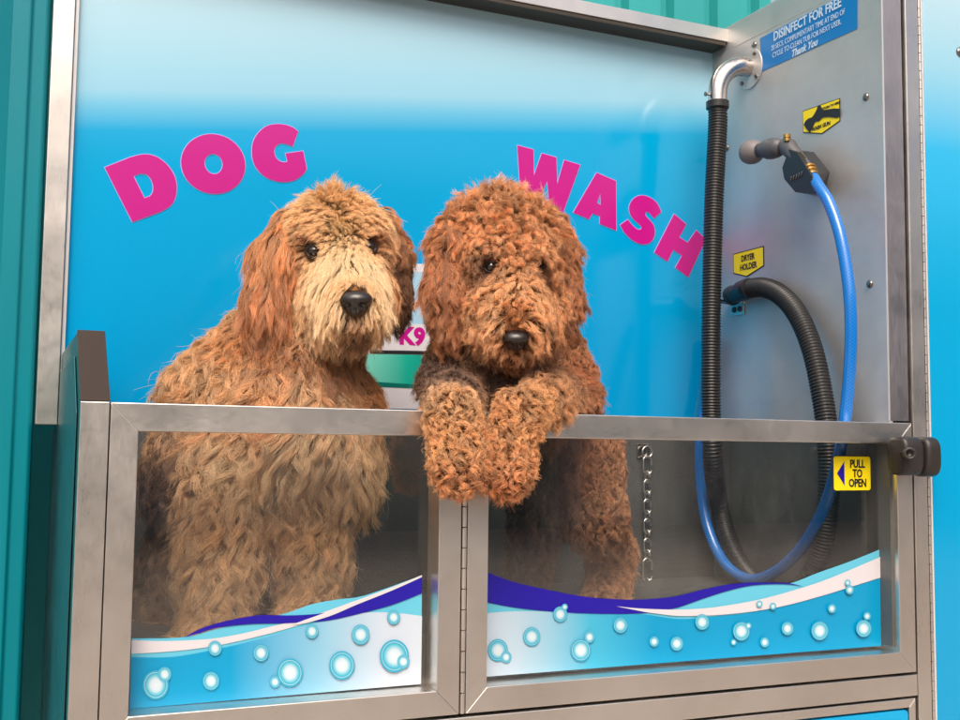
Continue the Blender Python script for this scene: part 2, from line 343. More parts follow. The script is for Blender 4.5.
# printed bathtub between the dogs
def on_plane(name, pts, material, parent, y, thick=.0004):
    L2 = [(lambda q: (q[0], q[2]))(U(a, b_, 1, y)) for a, b_ in pts]
    return curve_fill(name, [L2], lambda x, z, h: (x, y+h, z), material, parent, thick=thick)
tubp = back; on_plane('tub_print', [(362, 408), (356, 262), (560, 268), (552, 412)], M['white_print'], back, D-.0006)
m = mat('pale_blue_print', lin((150, 190, 214)), .3)
on_plane('print_band', [(362, 270), (556, 276), (556, 330), (364, 322)], m, tubp, D-.0012)
on_plane('print_band', [(370, 322), (556, 330), (556, 353), (370, 350)], M['white_print'], tubp, D-.0013)
on_plane('print_line', [(370, 350), (556, 354), (556, 357), (370, 353.5)], M['black_print'], tubp, D-.0014)
mg = mat('sea_green_print', lin((25, 170, 150)), .3); N, L, b = nodes(mg)
tc = N.new('ShaderNodeTexCoord'); sp = N.new('ShaderNodeSeparateXYZ'); L.new(tc.outputs['Object'], sp.inputs[0])
L.new(ramp(mg, maprange(mg, sp.outputs[0], .25-.62, .62-.62, 0, 1), [(0, lin((0, 120, 110))), (.25, lin((20, 165, 145))), (.40, lin((40, 176, 156))), (.56, lin((130, 214, 196))), (.8, lin((20, 165, 145))), (1, lin((0, 120, 110)))]), b.inputs['Base Color'])
on_plane('print_band', [(366, 354), (556, 357.5), (556, 388), (430, 387), (366, 382)], mg, tubp, D-.0012)
on_plane('print_line', [(366, 381), (400, 383.5), (430, 385), (556, 386), (556, 390), (430, 389), (400, 387.5), (366, 386)], mat('deep_green_print', lin((0, 105, 95)), .3), tubp, D-.0014)
q = U(412, 337, 1, D-.0016)
text_mesh('letters', 'K9', lambda x, z, h: (q[0]+.0+x, D-.0018+h, q[2]+z), M['magenta'], tubp, size=.042, offset=.0022, spacing=1.05)

# panel frame: left upright, top rail
fr_l = P('upright', MB().box(-.0692, -.0367, D-.02, D+.02, -.02, .83), 'steel_v')
P('edge_strip', MB().box(-.0355, -.0300, D-.010, D+.019, -.02, .80), mat('white_edge', (.72, .70, .69), .35, .3), .0006)
P('top_rail', MB().box(-.08, 1.2295, D-.05, D-.012, .788, .815), 'steel_h')
P('rail_underside', MB().box(-.0295, 1.2125, D-.048, D+.0, .7795, .7875), 'dark_steel', .0008)  # underside coloured dark to stand for the shade beneath the rail
# right side wall
side = P('side_wall', MB().prism([(.012, -.004), (D-.0005, -.004), (D-.0005, .7675), (.012, .760)], 0, 1.213, 1.222), 'steel_wall', 0)
P('wall_rim', MB().prism([(.012, .762), (D+.01, .770), (D+.01, .822), (.012, .815)], 0, 1.216, 1.252), 'steel_wall', .0015)
P('trim', MB().prism([(1.2125, .0120), (1.2155, .0120), (1.2155, .0105), (1.2125, .0105)], 2, .003, .80), mat('bright_edge', (.75, .73, .72), .3, .6), 0)
P('corner_return', MB().prism([(1.2157, .016), (1.2157, .0115), (1.2500, .0055), (1.2500, .016)], 2, .0035, .82), steel('purple_grey_reflection_sheet', (.40, .38, .40), .36, (10, 10, .6)), 0)  # dark purple-grey reflection put into the sheet's colour
P('corner_post', MB().box(1.2535, 1.2815, -.001, .04, -.9, .9), 'steel_v')
# side wall bolts
for px, py in ((727, 148), (866, 97), (870, 284), (754.5, 45)):
    q = U(px, py, 0, 1.213)
    o = MB().lathe((1.213, q[1], q[2]), (-1, 0, 0), [(0, .0068), (.0012, .0068), (.003, .0055), (.0042, .003), (.0043, .0015)], 16).build('bolt', M['bolt'], side, smooth=True)
# tub interior
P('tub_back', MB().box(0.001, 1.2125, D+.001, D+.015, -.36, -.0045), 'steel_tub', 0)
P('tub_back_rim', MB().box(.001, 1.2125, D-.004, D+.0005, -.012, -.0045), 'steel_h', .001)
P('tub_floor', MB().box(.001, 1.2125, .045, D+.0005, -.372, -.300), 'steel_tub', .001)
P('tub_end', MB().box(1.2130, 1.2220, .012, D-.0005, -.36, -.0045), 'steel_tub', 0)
0 and P('tub_ledge', MB().prism([(D-.03, -.3395), (D+.0005, -.3395), (D+.0005, -.290), (D-.002, -.290)], 0, .002, 1.212), 'steel_tub', .0008)
# left side of the tub
sp_ = [(.004, -.9), (.004, -.0005), (.1147, .0924), (D-.001, .0924), (D-.001, -.005), (.66, -.005), (.66, -.9)]
P('tub_side', MB().prism(sp_, 0, -.0335, -.001), 'tub_side', .0008)
P('side_inset', MB().prism([(.035, -.9), (.035, -.012), (.121, .062), (D-.022, .062), (D-.022, -.03), (.64, -.03), (.64, -.9)], 0, -.0362, -.0345), M['tub_side'], .0008)
P('sloped_cap', MB().prism([(.0035, .0008), (.1142, .0935), (.1142, .0955), (.0035, .0028)], 0, -.034, .0), mat('brown_reflection_trim', (.045, .028, .02), .45, .3), .0005)  # brown reflection on the slope painted as the cap's colour
0 and P('side_rib', MB().prism([(.10, -.55), (.115, -.55), (.30, -.30), (.285, -.30)], 0, -.0385, -.0364), M['tub_side'], .0005)
P('front_post', MB().box(-.0335, -.0010, -.002, .0035, -.9, .0), 'steel_v', .0008)

# gates: mitred frame around a pane set at the back
def frame_piece(x0, x1, x0i, x1i, z0, z1, z0i, z1i, y0, y1, which):
    if which == 't': pl = [(x0, z1), (x1, z1), (x1i, z1i), (x0i, z1i)]
    if which == 'b': pl = [(x0, z0), (x1, z0), (x1i, z0i), (x0i, z0i)]
    if which == 'l': pl = [(x0, z0), (x0i, z0i), (x0i, z1i), (x0, z1)]
    if which == 'r': pl = [(x1, z0), (x1i, z0i), (x1i, z1i), (x1, z1)]
    return MB().prism(pl, 1, y0, y1)
def gate(name, x0, x1, x0i, x1i, z0, z1, z0i, z1i):
    g = P(name, frame_piece(x0, x1, x0i, x1i, z0, z1, z0i, z1i, 0, .042, 't'), 'steel_h', .0012)
    P('bottom_rail', frame_piece(x0, x1, x0i, x1i, z0, z1, z0i, z1i, 0, .042, 'b'), 'steel_h', .0012, g)
    P('stile', frame_piece(x0, x1, x0i, x1i, z0, z1, z0i, z1i, 0, .042, 'l'), 'steel_v', .0012, g)
    P('stile', frame_piece(x0, x1, x0i, x1i, z0, z1, z0i, z1i, 0, .042, 'r'), 'steel_v', .0012, g)
    pane = P('window_pane', MB().box(x0i-.004, x1i+.004, .0385, .0415, z0i-.004, z1i+.004), 'glass', 0, g)
    return g, g
g1, pane1 = gate('fixed_gate', .0005, .4528, .0331, .4205, -.4001, 0, -.3673, -.0339)
g2, pane2 = gate('hinged_gate', .4618, 1.2505, .4925, 1.2176, -.4001, 0, -.3673, -.0339)
# piano hinge
hg = P('piano_hinge', MB().box(.4532, .4614, .004, .03, -.40, -.001), 'dark_steel', 0)
mb = MB(); z = -.4
while z < -.02:
    mb.lathe((.4573, .0005, z+.0006), (0, 0, 1), [(0, .0026), (.0004, .0032), (.0258, .0032), (.0262, .0026)], 14); z += .0272
mb.build('hinge_knuckles', M['steel_v'], bay, smooth=False)
P('lower_rail', MB().box(-.001, 1.2525, 0, .04, -.4375, -.4042), 'steel_h')
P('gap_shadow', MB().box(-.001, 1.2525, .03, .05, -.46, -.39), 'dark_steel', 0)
lp, _ = None, None
ld = P('lower_door', frame_piece(.4625, 1.2495, .476, 1.236, -.9, -.4415, -.88, -.4555, .002, .04, 't'), 'steel_h')
P('stile', frame_piece(.4625, 1.2495, .476, 1.236, -.9, -.4415, -.88, -.4555, .002, .04, 'r'), 'steel_v', .0012, ld)
q = [(.478, -.88)] + [(1.234-.008+.008*math.cos(a), -.459-.008+.008*math.sin(a)) for a in np.linspace(0, math.pi/2, 8)] + [(.478, -.459)]
q = [(.478, -.88), (1.234, -.88)] + q[1:]
P('door_sheet', MB().prism(q, 1, .0035, .03), mat('blue_sheet', lin((0, 158, 212)), .3), 0, ld)
P('lower_sheet', MB().box(-.001, .4615, .004, .04, -.9, -.4415), 'steel_h')
# right-hand hinge strip
P('cabinet_hinge', MB().box(1.2822, 1.2888, .002, .03, -.9, .9), 'dark_steel', 0)
mb = MB(); z = -.9
while z < .89: mb.lathe((1.2853, .0002, z), (0, 0, 1), [(0, .0024), (.0145, .0024)], 10); z += .0156
mb.build('hinge_knuckles', M['steel_v'], bay)
cab = empty('control_cabinet', (1.65, .1, -.9), 'tall cabinet faced in blue fading to pale, right of the gate post', 'cabinet')
WLc = WL[cab.name]
P('edge_strip', MB().box(1.2890, 1.2922, -.001, .03, -.9, .9), mat('white_edge_strip', (.74, .72, .71), .35, .3), .0005, cab)
cp = P('door', MB().box(1.2925, 2.1, -.002, .4, -.9, .95), 'cabinet', .001, cab)
N, L, b = nodes(M['cabinet'])
for n_ in N:
    if n_.type == 'MAP_RANGE': n_.inputs[1].default_value += GZ-WLc[2]; n_.inputs[2].default_value += GZ-WLc[2]
q = U(959.5, 52, 1, -.002)
MB().lathe((q[0], -.002, q[2]), (0, -1, 0), [(0, .008), (.002, .008), (.004, .0055), (.005, .002)], 18).build('bolt', M['bolt'], cp, smooth=True)

# wave prints on the panes
def layer(pts, material, pane, k, ox=0, oy=0, sc=1, name='wave_print', smooth=True):
    y = .0380-.0004*k
    L2 = []
    for p_ in (mixed(pts, 6) if smooth else pts):
        q = U(ox+p_[0]/sc, oy+p_[1]/sc, 1, y); L2.append((q[0], q[2]))
    return curve_fill(name, [L2], lambda x, z, h: (x, y+h*.5, z), material, pane, thick=.0003)
def S(*pts): return [(a, b_, 1) for a, b_ in pts]
# pane 1 (photo zoom coordinates)
z1 = dict(ox=125, oy=560, sc=3)
bc = S((150, 290), (300, 262), (400, 238), (500, 210), (590, 185), (700, 160), (800, 158))
lay = layer([(20, 235)] + S((178, 231), (300, 200), (470, 163), (560, 133), (640, 118), (720, 106)) + [(891, 46), (888, 372), (14, 447)], M['cyan_print'], pane1, 0, **z1)
def sub(*a, **k): return layer(*a, **k)
sub([(19.5, 292)] + bc + [(891, 168), (888, 372), (14, 447)], M['wave1'], pane1, 1, **z1)
sub([(20, 240)] + S((120, 243), (250, 237), (350, 221), (440, 199), (520, 180), (600, 155)) + [(690, 122)] + S((640, 148), (560, 182), (480, 208), (400, 229), (300, 252), (200, 268), (100, 277)) + [(19.6, 281)], M['white_print'], pane1, 2, **z1)
sub([(178, 232)] + S((230, 205), (300, 184), (400, 166), (500, 166), (600, 158), (700, 128), (800, 90)) + [(891, 50), (890.5, 100)] + S((800, 135), (700, 162), (620, 180), (560, 186), (480, 190), (380, 192), (280, 203), (220, 220)), M['navy'], pane1, 3, **z1)
sub([(500, 194)] + S((600, 158), (700, 119), (800, 82)) + [(891, 45), (891, 51)] + S((800, 92), (700, 132), (620, 166), (540, 190)), M['white_print'], pane1, 4, **z1)
def bubbles(L_, pane, k, ox, oy, sc):
    y = .0380-.0004*k; off = WL[pane.name]
    for i, (cx, cy, r) in enumerate(L_):
        V = []; F = []; A = []; yy = y-.00012*i; n = 28; base = 0; V.append(U(ox+cx/sc, oy+cy/sc, 1, yy)); A.append(0)
        rr = [.25, .4, .55, .66, .75, .8, .86, .9, .95, 1]
        for t in rr:
            for a in np.linspace(0, 2*math.pi, n, endpoint=False): V.append(U(ox+(cx+.94*r*t*math.cos(a))/sc, oy+(cy+r*1.05*t*math.sin(a))/sc, 1, yy)); A.append(t)
        F += [(base, base+1+i2, base+1+(i2+1) % n) for i2 in range(n)]
        for j in range(len(rr)-1):
            s0, s1 = base+1+j*n, base+1+(j+1)*n; F += [(s0+i2, s1+i2, s1+(i2+1) % n, s0+(i2+1) % n) for i2 in range(n)]
        o = mesh('bubble', V, F, M['bubble'], pane, recalc=False)
        a = o.data.attributes.new('rad', 'FLOAT', 'POINT'); a.data.foreach_set('value', np.array(A, np.float32))
bubbles([(92, 375, 42), (119, 343, 22), (258, 363, 27), (270, 265, 22), (408, 279, 25), (450, 366, 17), (495, 338, 41), (561, 214, 21), (651, 316, 41), (707, 224, 29), (806, 172, 21), (808, 288, 47), (835, 305, 20)], pane1, 5, 125, 560, 3)
# pane 2 (photo pixels)
navy_top = S((514.4, 582.2), (548.7, 590), (583, 596.5), (617.5, 599.4), (645, 599.4), (674.8, 596.5), (703, 589.6), (725.8, 585), (748.7, 582.7), (771.7, 582.7), (790, 583.4))
base2 = S((514, 611.3), (548.7, 611.5), (583, 613), (617.5, 614), (645, 614.5), (680, 619), (714.4, 616.6), (748.7, 613), (783, 605.6), (817.5, 596.5), (849.6, 586.8))
layer([(488, 572.4)] + navy_top + S((817.5, 573), (849.6, 561.6)) + [(882, 548.6), (883.8, 645.6), (486.2, 676.7)], M['cyan_print'], pane2, 0)
layer([(487, 613)] + base2 + [(882.4, 576.8), (883.8, 645.6), (486.2, 676.7)], M['wave2'], pane2, 1)
layer([(616.3, 606.3)] + S((640.4, 608.5), (674.8, 609.6), (703, 608.4), (725.8, 605.6), (760, 599.4), (794.6, 590), (829, 578.6)) + [(882, 556.2), (882.4, 577)] + S((849.6, 587.3), (817.5, 597.1), (783, 606.1), (748.7, 612), (714.4, 615.2), (680, 616), (660, 614)) + [(645, 612)], M['white_print'], pane2, 4)
layer([(488, 572.4)] + navy_top + [(804, 586.8)] + S((790, 584.6), (771.7, 584.2), (748.7, 586), (725.8, 591.4), (703, 598.7), (680, 606.8), (665, 610), (645, 613), (617.5, 613.9), (583, 613.4), (548.7, 611.3), (514.4, 607.5)) + [(486.9, 602.4)], M['navy'], pane2, 3)
bA = [(78, 525, 47), (114, 555, 25), (226, 466, 40), (350, 368, 33), (370, 336, 14), (440, 525, 47), (478, 467, 25), (613, 416, 33), (760, 487, 22), (859, 496, 30)]
bB = [(97, 402, 33), (268, 442, 40), (299, 418, 14), (234, 490, 13), (370, 490, 21), (469, 430, 28), (610, 440, 40), (663, 343, 19), (347, 323, 14), (406, 333, 15), (732, 230, 13), (741, 261, 19), (802, 430, 36), (817, 376, 17)]
bubbles([(a, b_, r) for a, b_, r in bA] + [(a+200*4.364, b_, r) for a, b_, r in bB], pane2, 5, 480, 530, 4.364)

# black latch block on the gate post
q = U(912, 456, 1, -.03)
latch = empty('gate_latch', tuple(q), 'black moulded latch knob clamped on the gate post at the top rail end', 'latch')
def chunk(x0, x1, h, dpt, cz, cy):
    pr = []
    for a in np.linspace(0, 2*math.pi, 32, endpoint=False):
        c_, s_ = math.cos(a), math.sin(a); e = .62
        pr.append((cy+dpt*math.copysign(abs(c_)**e, c_), cz+h*math.copysign(abs(s_)**e, s_)))
    return MB().prism(pr, 0, x0, x1)
s_px = .00165
chunk(q[0]-.034, q[0]+.006, .031, .022, q[2], q[1]).build('latch_body', M['knob'], latch, bevel=.007, seg=4, smooth=True)
chunk(q[0]+.011, q[0]+.042, .032, .024, q[2]-.001, q[1]).build('grip', M['knob'], latch, bevel=.008, seg=4, smooth=True)
chunk(q[0]+.0, q[0]+.02, .022, .015, q[2], q[1]).build('spindle', M['holder'], latch)
MB().lathe((q[0]-.024, q[1]-.006, q[2]+.002), (-.5, -.86, .05), [(0, .0075), (.026, .0078), (.030, .0098), (.038, .0102), (.040, .0085), (.0395, .006), (.034, .005)], 24).build('pin', M['knob'], latch, smooth=True)
MB().box(q[0]-.02, q[0]+.02, q[1]+.018, .0, q[2]-.016, q[2]+.016).build('mount', M['holder'], latch, bevel=.002)

# chain on the back wall
ch = empty('restraint_chain', (1.05, D-.01, -.2), 'steel link chain hanging from an eye plate inside the tub, right of the standing dog', 'chain')
q0 = U(646, 450, 1, D-.012)
MB().box(q0[0]-.014, q0[0]+.014, D-.003, D, q0[2]-.016, q0[2]+.012).build('eye_plate', M['chrome'], ch, bevel=.001)
def link_(cz, h, w_, flat, rad=.0021):
    pts = []
    for a in np.linspace(0, 2*math.pi, 28): 
        c_, s_ = math.cos(a), math.sin(a); dz = (h/2-w_/2)*(1 if s_ > 0 else -1 if s_ < 0 else 0)+w_/2*s_; dx = w_/2*c_
        pts.append((q0[0]+.003+(dx if flat else dx*.2), D-.012-(0 if flat else dx), cz+dz))
    tube('link', pts, rad, M['bolt_bright'], ch, step=.002, n=8, caps=False)
link_(q0[2]-.004, .022, .022, True, .002)
zz = q0[2]-.012; k = 0
for h, w_ in ((.036, .018), (.022, .012), (.028, .015), (.022, .012), (.028, .015), (.022, .012), (.028, .015), (.022, .012), (.028, .015), (.022, .012), (.045, .020), (.022, .012)):
    link_(zz-h/2, h, w_, k % 2 == 0); zz -= h-.006; k += 1
tube('hook', [(q0[0]+.003, D-.012, zz+.004), (q0[0]+.005, D-.013, zz-.012), (q0[0]+.004, D-.013, zz-.036)], .003, M['chrome'], ch, step=.003)

# dryer: steel elbow, corrugated hose, holder
dry = empty('dryer_hose', (1.16, .41, .3), 'black corrugated dryer hose dropping from a steel elbow and looping up to its holder', 'hose')
e = U(749, 68, 0, 1.213)
ey, ez = e[1], e[2]
top = U(717.5, 103, 1, ey)
ex = top[0]; rb = 1.213-.012-ex
arc = [(1.2125, ey, ez), (1.2125-.006, ey, ez)] + [(ex+rb-rb*math.sin(a), ey, ez-rb*(1-math.cos(a))) for a in np.linspace(0, math.pi/2, 14)] + [(ex, ey, top[2]), (ex, ey, top[2]-.004)]
tube('elbow', arc, .0185, M['chrome'], dry, step=.004, n=28)
MB().lathe((1.2128, ey-.004, ez-.004), (-1, 0, 0), [(0, .040), (.002, .040), (.0028, .0392)], 40).build('flange', M['steel_wall'], dry)
for a in (.6, 2.2, 3.9, 5.5):
    MB().lathe((1.2100, ey-.004+.032*math.cos(a), ez-.004+.032*math.sin(a)), (-1, 0, 0), [(0, .0045), (.003, .004), (.0035, .002)], 10).build('bolt', M['bolt'], dry)
MB().lathe((ex-.012, ey, top[2]+.014), (-1, 0, 0), [(0, .002), (.014, .002), (.014, .0045), (.017, .0045)], 10).build('clamp_screw', M['bolt'], dry)
MB().lathe((ex, ey, top[2]+.003), (0, 0, -1), [(0, .0195), (.001, .0222), (.014, .0222), (.016, .0195)], 28).build('cuff', M['rubber'], dry, smooth=False)
hx = 1.188
pl = [(ex, ey, top[2]-.01), (ex, ey, top[2]-.05)] + [U(a, b_, 1, ey-.002) for a, b_ in ((714, 200), (711.5, 300), (711, 400), (713, 460))]
pl += [U(a, b_, 0, hx-dx*.25) for a, b_, dx in ((719, 505, .02), (729, 542, .03), (746, 572, .04), (770, 590, .045), (796, 590, .05), (815, 568, .05), (825, 530, .05), (829, 485, .05), (828, 440, .045), (823, 400, .035), (813, 352, .03), (799, 317, .025), (782, 296, .015), (764, 287.5, .01), (747, 289, .005))]
corr = lambda s, L_: 1+.075*math.sin(2*math.pi*s/.0058)
tube('corrugated_hose', catmull(pl, 12), .0178, M['rubber'], dry, step=.00145, n=20, rfun=corr)
nz = U(747, 289, 0, hx-.005); nd = U(722, 300, 0, hx+.005)-nz
MB().lathe(nz-nd*.12, nd, [(0, .019), (.012, .0205), (.030, .0205), (.034, .0185), (.06, .0175), (.062, .0195), (.07, .0195), (.071, .014)], 28).build('nozzle', M['holder'], dry, smooth=False)
br = U(738, 309, 0, 1.212)
dh = empty('dryer_holder', (1.21, br[1], br[2]), 'small steel bracket with two screws under the black dryer nozzle', 'bracket')
MB().box(1.2095, 1.2125, br[1]-.022, br[1]+.022, br[2]-.013, br[2]+.012).build('plate', M['bolt_bright'], dh, bevel=.001)
for s_ in (-.010, .008): MB().lathe((1.2095, br[1]+s_, br[2]-.001), (-1, 0, 0), [(0, .0062), (.003, .0055), (.0035, .002)], 12).build('screw', M['holder'], dh)
MB().box(1.165, 1.2094, br[1]-.004, br[1]+.03, br[2]+.0125, br[2]+.016).build('cradle', M['holder'], dh, bevel=.001)

# wash gun, its holder and the blue hose
gx = 1.145
a0 = U(752, 152, 0, gx); a1 = U(787, 146, 0, gx+.01); a2 = U(812, 176, 0, gx+.012)
gun = empty('wash_gun', tuple(a1), 'grey spray gun with round rubber head and long blue hose, on the steel wall', 'spray gun')
ax = (a1-a0); ax /= np.linalg.norm(ax)
MB().lathe(a0-ax*.020, ax, [(0, .006), (.001, .015), (.005, .0195), (.013, .0225), (.022, .0228), (.030, .021), (.037, .016), (.042, .0115), (.050, .0105)], 30).build('spray_head', M['gunhead'], gun, smooth=True)
MB().lathe(a0+ax*.018, ax, [(0, .0135), (.012, .014), (.022, .0185), (.034, .0195), (.046, .018), (.056, .014), (.060, .006)], 24).build('barrel', M['gun'], gun, smooth=True)
gr = a2-a1; gl_ = np.linalg.norm(gr); gr /= gl_
MB().lathe(a1-gr*.012, gr, [(0, .005), (.004, .0135), (.016, .0165), (.03, .0145), (gl_+.0, .0125), (gl_+.004, .0118)], 24).build('grip', M['gun'], gun, smooth=True)
0 and tube('trigger', [a0+ax*.038-np.array([0, 0, .012]), a0+ax*.044-np.array([.002, 0, .024]), a1+gr*.02-np.array([0.004, -.008, .028])], .0045, M['gun'], gun, step=.003)
kq = U(787, 138, 0, gx)
MB().lathe(kq-np.array([0, 0, .006]), (0, 0, 1), [(0, .005), (.006, .005), (.0065, .0065), (.012, .0065), (.0125, .004)], 12).build('flow_knob', M['brass'], gun, smooth=False)
b0 = U(808, 168, 0, gx+.011); b1 = U(815, 181, 0, gx+.008); bd = b1-b0
MB().lathe(b0, bd, [(0, .0115), (.003, .0135), (.007, .0135), (.0075, .011), (.010, .011), (.0105, .0128), (.015, .0128), (.0155, .011), (.02, .0115), (.024, .0115)], 20).build('brass_coupling', M['brass'], gun)
hp = [b1-bd*.3]+[U(a, b_, 0, gx+.006+.3*d_) for a, b_, d_ in ((819, 187, 0), (829, 203, .004), (840, 235, .008), (848, 280, .012), (851, 320, .015), (850, 365, .018), (845.5, 415, .02), (838, 460, .022), (824, 508, .024), (802, 547, .026), (775, 572, .028), (748, 579, .028), (724, 562, .026), (708, 528, .022), (701, 486, .016), (700, 440, .01))] + [U(706, 400, 0, gx+.03), U(711, 340, 0, 1.19)]
tube('hose', catmull(hp, 12), .0102, M['blue_hose'], gun, step=.004, n=20, attr=True)
gh = empty('gun_holder', (1.19, U(805, 172, 0, 1.19)[1], .45), 'angular black plastic socket holding the grey spray gun', 'holder')
def holder():
    # faceted wedge seen from the left: pixel outline given depth away from the wall
    f_ = [(789, 149), (797, 152), (812, 176), (815, 194), (795, 192), (784, 179), (782, 168)]
    b_ = [(803, 153), (812, 152), (828, 172), (823, 191), (816, 196), (800, 193), (797, 170)]
    A = [U(a, c_, 0, 1.142) for a, c_ in f_]; B = [U(a+2, c_, 0, 1.2) for a, c_ in b_]
    bm = bmesh.new()
    off = WL[gh.name]
    for q_ in A+B: bm.verts.new(tuple(q_-off))
    for q_ in (U(808, 160, 0, 1.2125), U(822, 178, 0, 1.2125), U(806, 190, 0, 1.2125)): bm.verts.new(tuple(q_-off))
    r = bmesh.ops.convex_hull(bm, input=bm.verts); 
    for v in [v for v in bm.verts if not v.link_faces]: bm.verts.remove(v)
    bmesh.ops.recalc_face_normals(bm, faces=bm.faces)
    me = bpy.data.meshes.new('socket'); bm.to_mesh(me); bm.free(); me.materials.append(M['holder'])
    o = link('socket', me, gh); bv = o.modifiers.new('b', 'BEVEL'); bv.width = .0012; bv.segments = 2
holder()
for k in range(5):
    a_, b_ = U(790.5+k*2.6, 182-k*1.2, 0, 1.141), U(791.5+k*2.6, 176.5-k*1.2, 0, 1.141)
    tube('grip_rib', [a_, b_], .0008, M['gun'], gh, step=.003, n=6)

# ------------------------------------------------------------------ stickers
def wall_sticker(name, label, outline_px, material, x=1.2125, border=None, text=()):
    c_ = U(*np.mean(outline_px, axis=0), 0, x); t = empty(name, (x, c_[1], c_[2]), label, 'sign')
    pts = [(lambda q_: (-q_[1], q_[2]))(U(a, b_, 0, x)) for a, b_ in outline_px]
    if border:
        curve_fill('border', [pts], lambda a, b_, h: (x-.0003+h, -a, b_), M['black_print'], t, thick=.0003)
        curve_fill('face', [pts], lambda a, b_, h: (x-.0008+h, -a, b_), material, t, offset=-border, thick=.0003)
    else: curve_fill('face', [pts], lambda a, b_, h: (x-.0003+h, -a, b_), material, t, thick=.0004)
    for (body, px, py, size, off, m_, sh, xs) in text:
        q_ = U(px, py, 0, x); text_mesh('lettering', body, lambda a, b_, h: (x-.0014+h, q_[1]-a, q_[2]+b_+sl*a), m_, t, size=size, offset=off, shear=sh, xs=xs)
    return t
sl = 0.
TX = M['sticker_text']
wall_sticker('disinfect_sign', 'blue DISINFECT FOR FREE sticker at the top of the steel side wall', [(760, 38.5), (838, -2), (857.5, -11), (857.5, 28.5), (762, 71.5)], M['sticker_blue'], text=[
    ('DISINFECT FOR FREE', 806.5, 20.5, .025, .0006, TX, 0, .80), ('20 SECS. COMPLIMENTARY TIME AT END OF', 807, 31, .0145, .0, TX, 0, .70), ('CYCLE TO CLEAN TUB FOR NEXT USER.', 806, 39.5, .0145, .0, TX, 0, .72), ('Thank You', 804.5, 48.5, .019, .0006, TX, .35, .85)])
gs = wall_sticker('wash_gun_sign', 'yellow arrow-shaped sticker with black spray gun picture, above the grey gun', [(802.8, 111.1), (840, 98), (840.3, 121), (822, 134), (803.2, 132.8)], M['yellow'], border=.0016, text=[('RETURN TO HERE', 831, 106, .0058, .0002, M['black_print'], 0, 1), ('WASH GUN', 821.5, 126.5, .0095, .0004, M['black_print'], 0, .95)])
pts = [(lambda q_: (-q_[1], q_[2]))(U(790+a/10.29, 80+b_/10.29, 0, 1.2105)) for a, b_ in [(140, 460), (160, 420), (190, 395), (225, 385), (250, 350), (275, 300), (285, 265), (315, 262), (335, 310), (400, 300), (450, 292), (512, 295), (515, 375), (480, 390), (400, 380), (340, 385), (320, 400), (300, 425), (258, 430), (235, 480), (205, 545), (175, 510)]]
curve_fill('gun_picture', [pts], lambda a, b_, h: (1.2105+h*.3, -a, b_), M['black_print'], gs, thick=.0003)
wall_sticker('dryer_holder_sign', 'yellow pointed DRYER HOLDER sticker above the dryer nozzle', [(733.3, 253.9), (763.9, 245.8), (764.2, 266), (747, 277), (733.5, 273.8)], M['yellow'], border=.0022, text=[('DRYER', 748.3, 257.7, .0165, .0006, M['black_print'], 0, .82), ('HOLDER', 748.8, 266.5, .0165, .0006, M['black_print'], 0, .82)])
# pull to open label, stuck on the glass
yq = .0380
t = empty('pull_to_open_sign', tuple(U(852, 473, 1, yq)), 'square yellow PULL TO OPEN sticker on the right gate glass', 'sign')
A_, B_ = U(832.5, 455.5, 1, yq), U(871, 491, 1, yq); cx, cz = (A_[0]+B_[0])/2, (A_[2]+B_[2])/2; hw, hh = (B_[0]-A_[0])/2, (A_[2]-B_[2])/2
def rr_(hw, hh, r): return [(cx+sx*(hw-r)+r*math.cos(a), cz+sz*(hh-r)+r*math.sin(a)) for sx, sz, s0 in ((1, 1, 0), (-1, 1, 90), (-1, -1, 180), (1, -1, 270)) for a in np.radians(np.linspace(s0, s0+90, 6))]
pl_ = lambda y: (lambda x, z, h: (x, y+h, z))
curve_fill('border', [rr_(hw, hh, .005)], pl_(yq-.0002), M['black_print'], t, thick=.0003)
curve_fill('face', [rr_(hw-.0014, hh-.0014, .0042)], pl_(yq-.0007), M['yellow'], t, thick=.0003)
curve_fill('arrow', [[(cx-hw*.80, cz), (cx-hw*.42, cz+hh*.68), (cx-hw*.42, cz-hh*.68)]], pl_(yq-.0012), M['navy'], t, thick=.0003)
for body, dz in (('PULL', .52), ('TO', -.02), ('OPEN', -.56)):
    text_mesh('lettering', body, lambda x, z, h: (cx+hw*.27+x, yq-.0013+h, cz+hh*dz+z), M['black_print'], t, size=hh*.62, offset=.0006, xs=.80)

def QN(n): return int(n)
